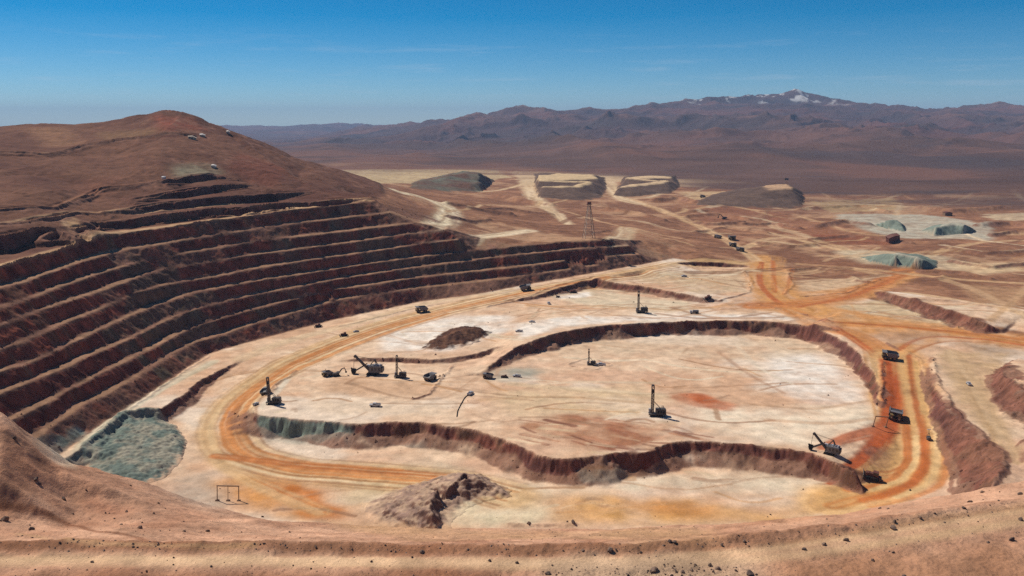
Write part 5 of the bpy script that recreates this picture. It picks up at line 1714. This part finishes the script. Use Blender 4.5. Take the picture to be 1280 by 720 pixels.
heap('rock_outcrop', 'purple-grey rock outcrop with a dark broken face on the lower pit floor', 'outcrop', [(452, 640), (458, 628), (480, 614), (510, 606), (540, 597), (572, 588), (592, 588), (615, 598), (640, 613), (638, 622), (605, 626), (588, 635), (570, 648), (562, 662), (530, 664), (490, 660), (465, 655)],
     [(500, 618, 4), (530, 608, 6), (560, 598, 8), (578, 592, 9.5), (592, 596, 9), (610, 605, 5), (572, 600, 9.5), (562, 606, 9.5), (548, 613, 9.5), (538, 622, 9), (535, 632, 8.5), (541, 645, 6.5), (480, 640, 2.5), (510, 640, 4.5), (552, 625, 3.2), (548, 640, 2.8), (566, 618, 3.6), (584, 605, 4), (555, 652, 1.2), (600, 614, 2.5), (590, 624, 1.2)],
     lambda X, Y, Z, S, H: (lambda k, t: np.clip((lin(198, 166, 142) * t + lin(160, 130, 118) * (1 - t)) * (1 - k) + (lin(128, 92, 80) * t + lin(96, 70, 64) * (1 - t)) * k, .01, .9))(smooth01(S + .4 * fbm(X / 5, Y / 5, 3, 8), .5, .95)[..., None], np.clip(.5 + 1.5 * fbm(X / 4, Y / 4, 4, 9, .65), 0, 1)[..., None]), .8, .9, None, 4, zg=-12.3)  # gentle slopes pale as if sunlit, steep faces darker: light put into the colour
TG = (lin(138, 148, 138), lin(120, 130, 122))
heap('rubble_heap', 'long grey-green heap on the plain nearest the right-hand scarp', 'rubble heap', [(1072, 322), (1080, 315), (1110, 313), (1150, 318), (1172, 326), (1173, 334), (1150, 337), (1110, 332), (1085, 327)],
     [(1082, 319, 8), (1097, 317.5, 12), (1120, 318.5, 12.8), (1145, 321.5, 12.8), (1163, 327, 8.5), (1120, 316, 13), (1145, 319, 13)], mix2(*TG, 1, 9, lin(176, 170, 156)), 2.0, .6, 'grey-green heaps on the plain', 8)
heap('rubble_heap', 'flat-topped grey-green heap on the plain, the farthest right of the heaps', 'rubble heap', [(1152, 288), (1165, 282), (1195, 277), (1212, 280), (1222, 290), (1200, 293), (1170, 294)], [(1168, 284, 11.5), (1180, 281.5, 12.8), (1195, 280.5, 13), (1210, 282.5, 12.5), (1180, 280, 13), (1198, 279, 13)],
     mix2(*TG, 1, 9, lin(176, 170, 156)), 2.5, .6, 'grey-green heaps on the plain', 8)
heap('rubble_heap', 'small grey-green heap on the plain behind the pale pad', 'rubble heap', [(1092, 280), (1105, 274), (1120, 273), (1132, 282), (1130, 290), (1112, 287)], [(1102, 278, 9), (1112, 276, 13), (1121, 276, 13.5), (1127, 281, 9)], mix2(*TG, 1, 9), 2.5, .6, 'grey-green heaps on the plain', 8)
DG = 'waste dumps on the far plain'
DB = (lin(118, 94, 82), lin(96, 76, 68))
heap('waste_dump', 'far waste dump with grey-green terraces beside the end of the hill', 'waste dump', [(512, 236), (520, 226), (545, 216), (580, 210), (608, 210), (620, 216), (618, 226), (600, 240), (560, 243), (530, 240)],
     [(520, 233, 6), (535, 230.5, 15), (560, 231, 16), (590, 232, 15), (548, 226, 16), (556, 222.5, 17), (600, 226, 17), (562, 219, 30), (580, 216, 34), (600, 217, 32), (598, 213.5, 34), (580, 212.5, 36)], mix2(lin(112, 112, 100), lin(112, 82, 70), 1.3, 60), 4, .8, DG, 20)
heap('waste_dump', 'far waste dump with a wide pale top and dark brown slope in mid plain', 'waste dump', [(671, 240), (668, 228), (665, 217), (700, 214.5), (745, 215), (757, 222), (758, 236), (752, 247), (730, 251), (690, 250), (674, 248)],
     [(677, 236, 20), (700, 236.5, 21), (722, 235, 21), (738, 229, 22), (746, 223.5, 22), (740, 218.5, 22), (700, 217.5, 22), (674, 220, 22), (674, 228, 21)], mix2(*DB, 1.2, 40, lin(216, 186, 148)), 4, .6, DG, 20)
heap('waste_dump', 'low far waste dump with a brown slope between two pale roads', 'waste dump', [(768, 245), (774, 232), (780, 221), (815, 217), (843, 219), (851, 234), (838, 242), (805, 246)],
     [(776, 236, 17), (790, 233, 18), (812, 230.5, 18), (836, 227, 18), (838, 221.5, 18), (815, 220, 18), (784, 224, 18)], mix2(*DB, 1.2, 40, lin(220, 188, 152)), 4, .6, DG, 20)
heap('waste_dump', 'long far waste dump whose dark end stands out left of the dusty plain', 'waste dump', [(868, 258), (880, 246), (920, 236), (955, 228), (990, 226), (1003, 240), (1006, 254), (1000, 260), (950, 261), (900, 260)],
     [(885, 250, 8), (915, 246, 13), (945, 244, 15), (965, 237, 24), (988, 234, 26), (982, 229.5, 26), (962, 231, 25), (930, 239, 15), (997, 248, 9)], mix2(*DB, 1.2, 40, lin(200, 162, 130)), 4, .7, DG, 20)

# ------------------------------------------------------------------ boulders of the near slope
rock_mats = [paint_mat('dark_boulder_rock', (.10, .068, .055), .95, 0, .5, .1), paint_mat('brown_boulder_rock', (.20, .13, .095), .95, 0, .5, .1)]
ROCKS = []
for k in range(7):
    bm = bmesh.new()
    bmesh.ops.create_icosphere(bm, subdivisions=3, radius=1)
    rs = random.Random(k)
    planes = [(Vector((rs.uniform(-1, 1), rs.uniform(-1, 1), rs.uniform(-1, 1))).normalized(), rs.uniform(.5, .85)) for _ in range(11)]
    sc = (rs.uniform(.8, 1.25), rs.uniform(.7, 1.1), rs.uniform(.6, .9))
    for v in bm.verts:
        for n, d in planes:
            t = v.co.dot(n) - d
            if t > 0:
                v.co -= n * t * .92
        v.co *= 1 + .05 * rs.uniform(-1, 1)
        v.co = Vector((v.co.x * sc[0], v.co.y * sc[1], v.co.z * sc[2]))
    me = bpy.data.meshes.new('boulder')
    bm.to_mesh(me); bm.free()
    me.materials.append(rock_mats[k % 2])
    ROCKS.append(me)
BP = [(45, 601, 6), (50, 606, 4), (80, 624, 6), (91, 641, 3), (132, 642, 3), (158, 641, 4), (192, 643, 3), (143, 649, 3), (175, 662, 5), (108, 613, 2.5), (163, 607, 3), (198, 629, 3), (5, 649, 10), (40, 663, 8), (115, 703, 4), (230, 665, 4),
      (260, 663, 5), (152, 657, 3), (183, 712, 4), (264, 709, 4), (18, 550, 6), (330, 681, 4), (318, 682, 3), (395, 683, 4), (440, 684, 3), (515, 697, 4), (528, 690, 8), (612, 701, 5), (585, 687, 4), (661, 657, 5), (716, 656, 5), (709, 655, 4), (678, 675, 3), (775, 677, 4), (837, 677, 8),
      (843, 678, 6), (762, 688, 7), (770, 687, 4), (729, 692, 5), (801, 690, 6), (670, 693, 4), (646, 704, 5), (685, 716, 7), (818, 712, 9), (845, 713, 5), (853, 714, 6), (888, 707, 7), (897, 711, 7), (830, 706, 4), (937, 718, 9), (930, 677, 4), (902, 681, 4), (865, 712, 5), (840, 720, 6), (880, 713, 5), (920, 713, 5),
      (1005, 687, 6), (1030, 681, 5), (1058, 676, 5), (1117, 661, 8), (1118, 653, 6), (1150, 649, 5), (1205, 635, 5), (1212, 629, 6), (1091, 700, 4), (1265, 674, 6), (1235, 681, 4), (1276, 651, 6), (1228, 616, 5), (1275, 618, 7), (1130, 719, 5), (1116, 690, 3)]
rs = random.Random(5)
for _ in range(150):
    px = rs.uniform(0, 1280)
    py = far_edge(px) - abs(rs.gauss(0, 20)) + (rs.uniform(14, 30) if rs.random() < .3 else -2)
    BP.append((px, py, rs.choice([1.6, 2, 2, 2.4, 3])))
for _ in range(30):
    px = rs.uniform(690, 950)
    BP.append((px, rs.uniform(704, 722), rs.choice([2, 3, 4])))
big = {4: 'flat dark boulder'}
BIGL = {(5, 649): 'large dark boulder at the left edge of the near slope', (40, 663): 'wide reddish boulder low on the near slope at far left', (45, 601): 'dark boulder high on the left shoulder of the near slope', (80, 624): 'dark boulder alone in the middle of the left shoulder', (528, 690): 'dark boulder on the bank beside the near track, middle of its length',
        (837, 677): 'larger of two touching boulders above the near track', (843, 678): 'smaller of two touching boulders above the near track', (818, 712): 'largest black boulder in the gravel below the near track', (888, 707): 'upper of two dark boulders at the right of the gravel patch', (897, 711): 'lower of two dark boulders at the right of the gravel patch',
        (762, 688): 'dark boulder on the brown bank above the gravel patch', (1117, 661): 'big boulder on the bank where the near track starts to climb', (1275, 618): 'boulder on the crest at the right edge of the near slope', (937, 718): 'dark boulder at the bottom edge right of the gravel patch', (685, 716): 'pale-topped boulder at the left end of the gravel patch'}
bx = np.array([hit(px, py)[:2] for px, py, _ in BP])
bz = terrain(bx[:, 0], bx[:, 1])[0]
for k, (px, py, s) in enumerate(BP):
    o = bpy.data.objects.new('boulder', ROCKS[k % 7])
    col.objects.link(o)
    d = math.hypot(bx[k][0], bx[k][1])
    rad_ = s * d / F * .62 * rs.uniform(.85, 1.15)
    o.location = (bx[k][0], bx[k][1], bz[k] + rad_ * .22)
    o.rotation_euler = (rs.uniform(-.4, .4), rs.uniform(-.4, .4), rs.uniform(0, 6.28))
    o.scale = (rad_, rad_, rad_)
    if (px, py) in BIGL:
        tag(o, BIGL[(px, py)], 'boulder', 'boulders of the near slope')
    elif py > far_edge(px) + 2:
        tag(o, 'small rock lying below the near dirt track', 'boulder', 'rocks below the near track')
    elif py > far_edge(px) - 22:
        tag(o, 'small rock on the brown bank along the near dirt track', 'boulder', 'rocks on the bank along the near track')
    else:
        tag(o, 'small rock on the open near slope above the bank', 'boulder', 'rocks on the open near slope')
# gravel in the worn patch and along the bank: too many to count
g = MB()
for _ in range(5200):
    if rs.random() < .25:
        px, py = rs.gauss(815, 70), rs.uniform(706, 740)
    else:
        px = rs.uniform(-30, 1310)
        py = far_edge(px) + rs.uniform(-45, 34)
    p = hit(px, py)
    if math.hypot(p[0], p[1]) > 300:
        continue
    if abs(py - far_edge(px) - 8) < 9 and rs.random() < .85:
        continue
    q = min(.3, .05 + .03 * rs.paretovariate(1.9))
    g.v.append((p[0], p[1], q))
P2 = np.array(g.v)
pz = terrain(P2[:, 0], P2[:, 1])[0]
gm = MB()
for (x, y, q), z in zip(P2, pz):
    i = len(gm.v)
    t = rs.uniform(0, 2)
    gm.v += [(x + q * math.cos(t + a) * rs.uniform(.7, 1.2), y + q * math.sin(t + a) * rs.uniform(.7, 1.2), z + dz) for a, dz in ((0, -.03), (1.57, -.03), (3.14, -.03), (4.71, -.03))] + [(x, y, z + q * rs.uniform(.6, 1.1))]
    gm.f += [(i, i + 1, i + 4), (i + 1, i + 2, i + 4), (i + 2, i + 3, i + 4), (i + 3, i, i + 4)]
go = gm.build('gravel', paint_mat('gravel_rock', (.26, .18, .135), .95, 0, .5, .1))
go['kind'] = 'stuff'

# rubble at the foot of the faces: too much to count
rg_ = np.random.RandomState(3)
n = 160000
cx, cy = rg_.uniform(-420, 420, n), rg_.uniform(380, 1080, n)
s_ = NEAR.sample(NEAR.slope_b, cx, cy)
keep = ((s_ > .35) & (s_ < 1.5) & (rg_.rand(n) < .28)) | ((s_ < .35) & (NEAR.sample(NEAR.floor, cx, cy) > .5) & (NEAR.sample(NEAR.road, cx, cy) < .2) & (fbm(cx / 25, cy / 25, 3, 301) > .12) & (rg_.rand(n) < .06))
cx, cy = cx[keep], cy[keep]
cz, cc, _ = terrain(cx, cy)
q = np.minimum(.22 + rg_.pareto(2.6, len(cx)) * .22, 1.5)
t = rg_.uniform(0, 6.28, len(cx))
V, Fc = [], []
for k in range(5):
    if k < 4:
        a_ = t + k * 1.5708
        rr_ = q * rg_.uniform(.7, 1.3, len(q))
        V.append(np.stack([cx + rr_ * np.cos(a_), cy + rr_ * np.sin(a_), cz - .25], 1))
    else:
        V.append(np.stack([cx + q * rg_.uniform(-.4, .4, len(q)), cy + q * rg_.uniform(-.4, .4, len(q)), cz + q * rg_.uniform(.5, 1.1, len(q))], 1))
V = np.stack(V, 1).reshape(-1, 3)
b_ = np.arange(len(q)) * 5
Fc = np.concatenate([np.stack([b_ + k, b_ + (k + 1) % 4, b_ + 4], 1) for k in range(4)])
me = bpy.data.meshes.new('rubble')
me.from_pydata(V.tolist(), [], Fc.tolist())
a = me.color_attributes.new('albedo', 'FLOAT_COLOR', 'POINT')
cc = np.repeat(np.clip(cc * rg_.uniform(.45, 1.15, (len(q), 1)), .01, .9), 5, 0)
a.data.foreach_set('color', np.c_[cc, np.ones(len(cc))].astype(np.float32).ravel())
me.materials.append(mat_ground)
o = bpy.data.objects.new('rubble', me); col.objects.link(o)
o['kind'] = 'stuff'
print('rubble', len(q))
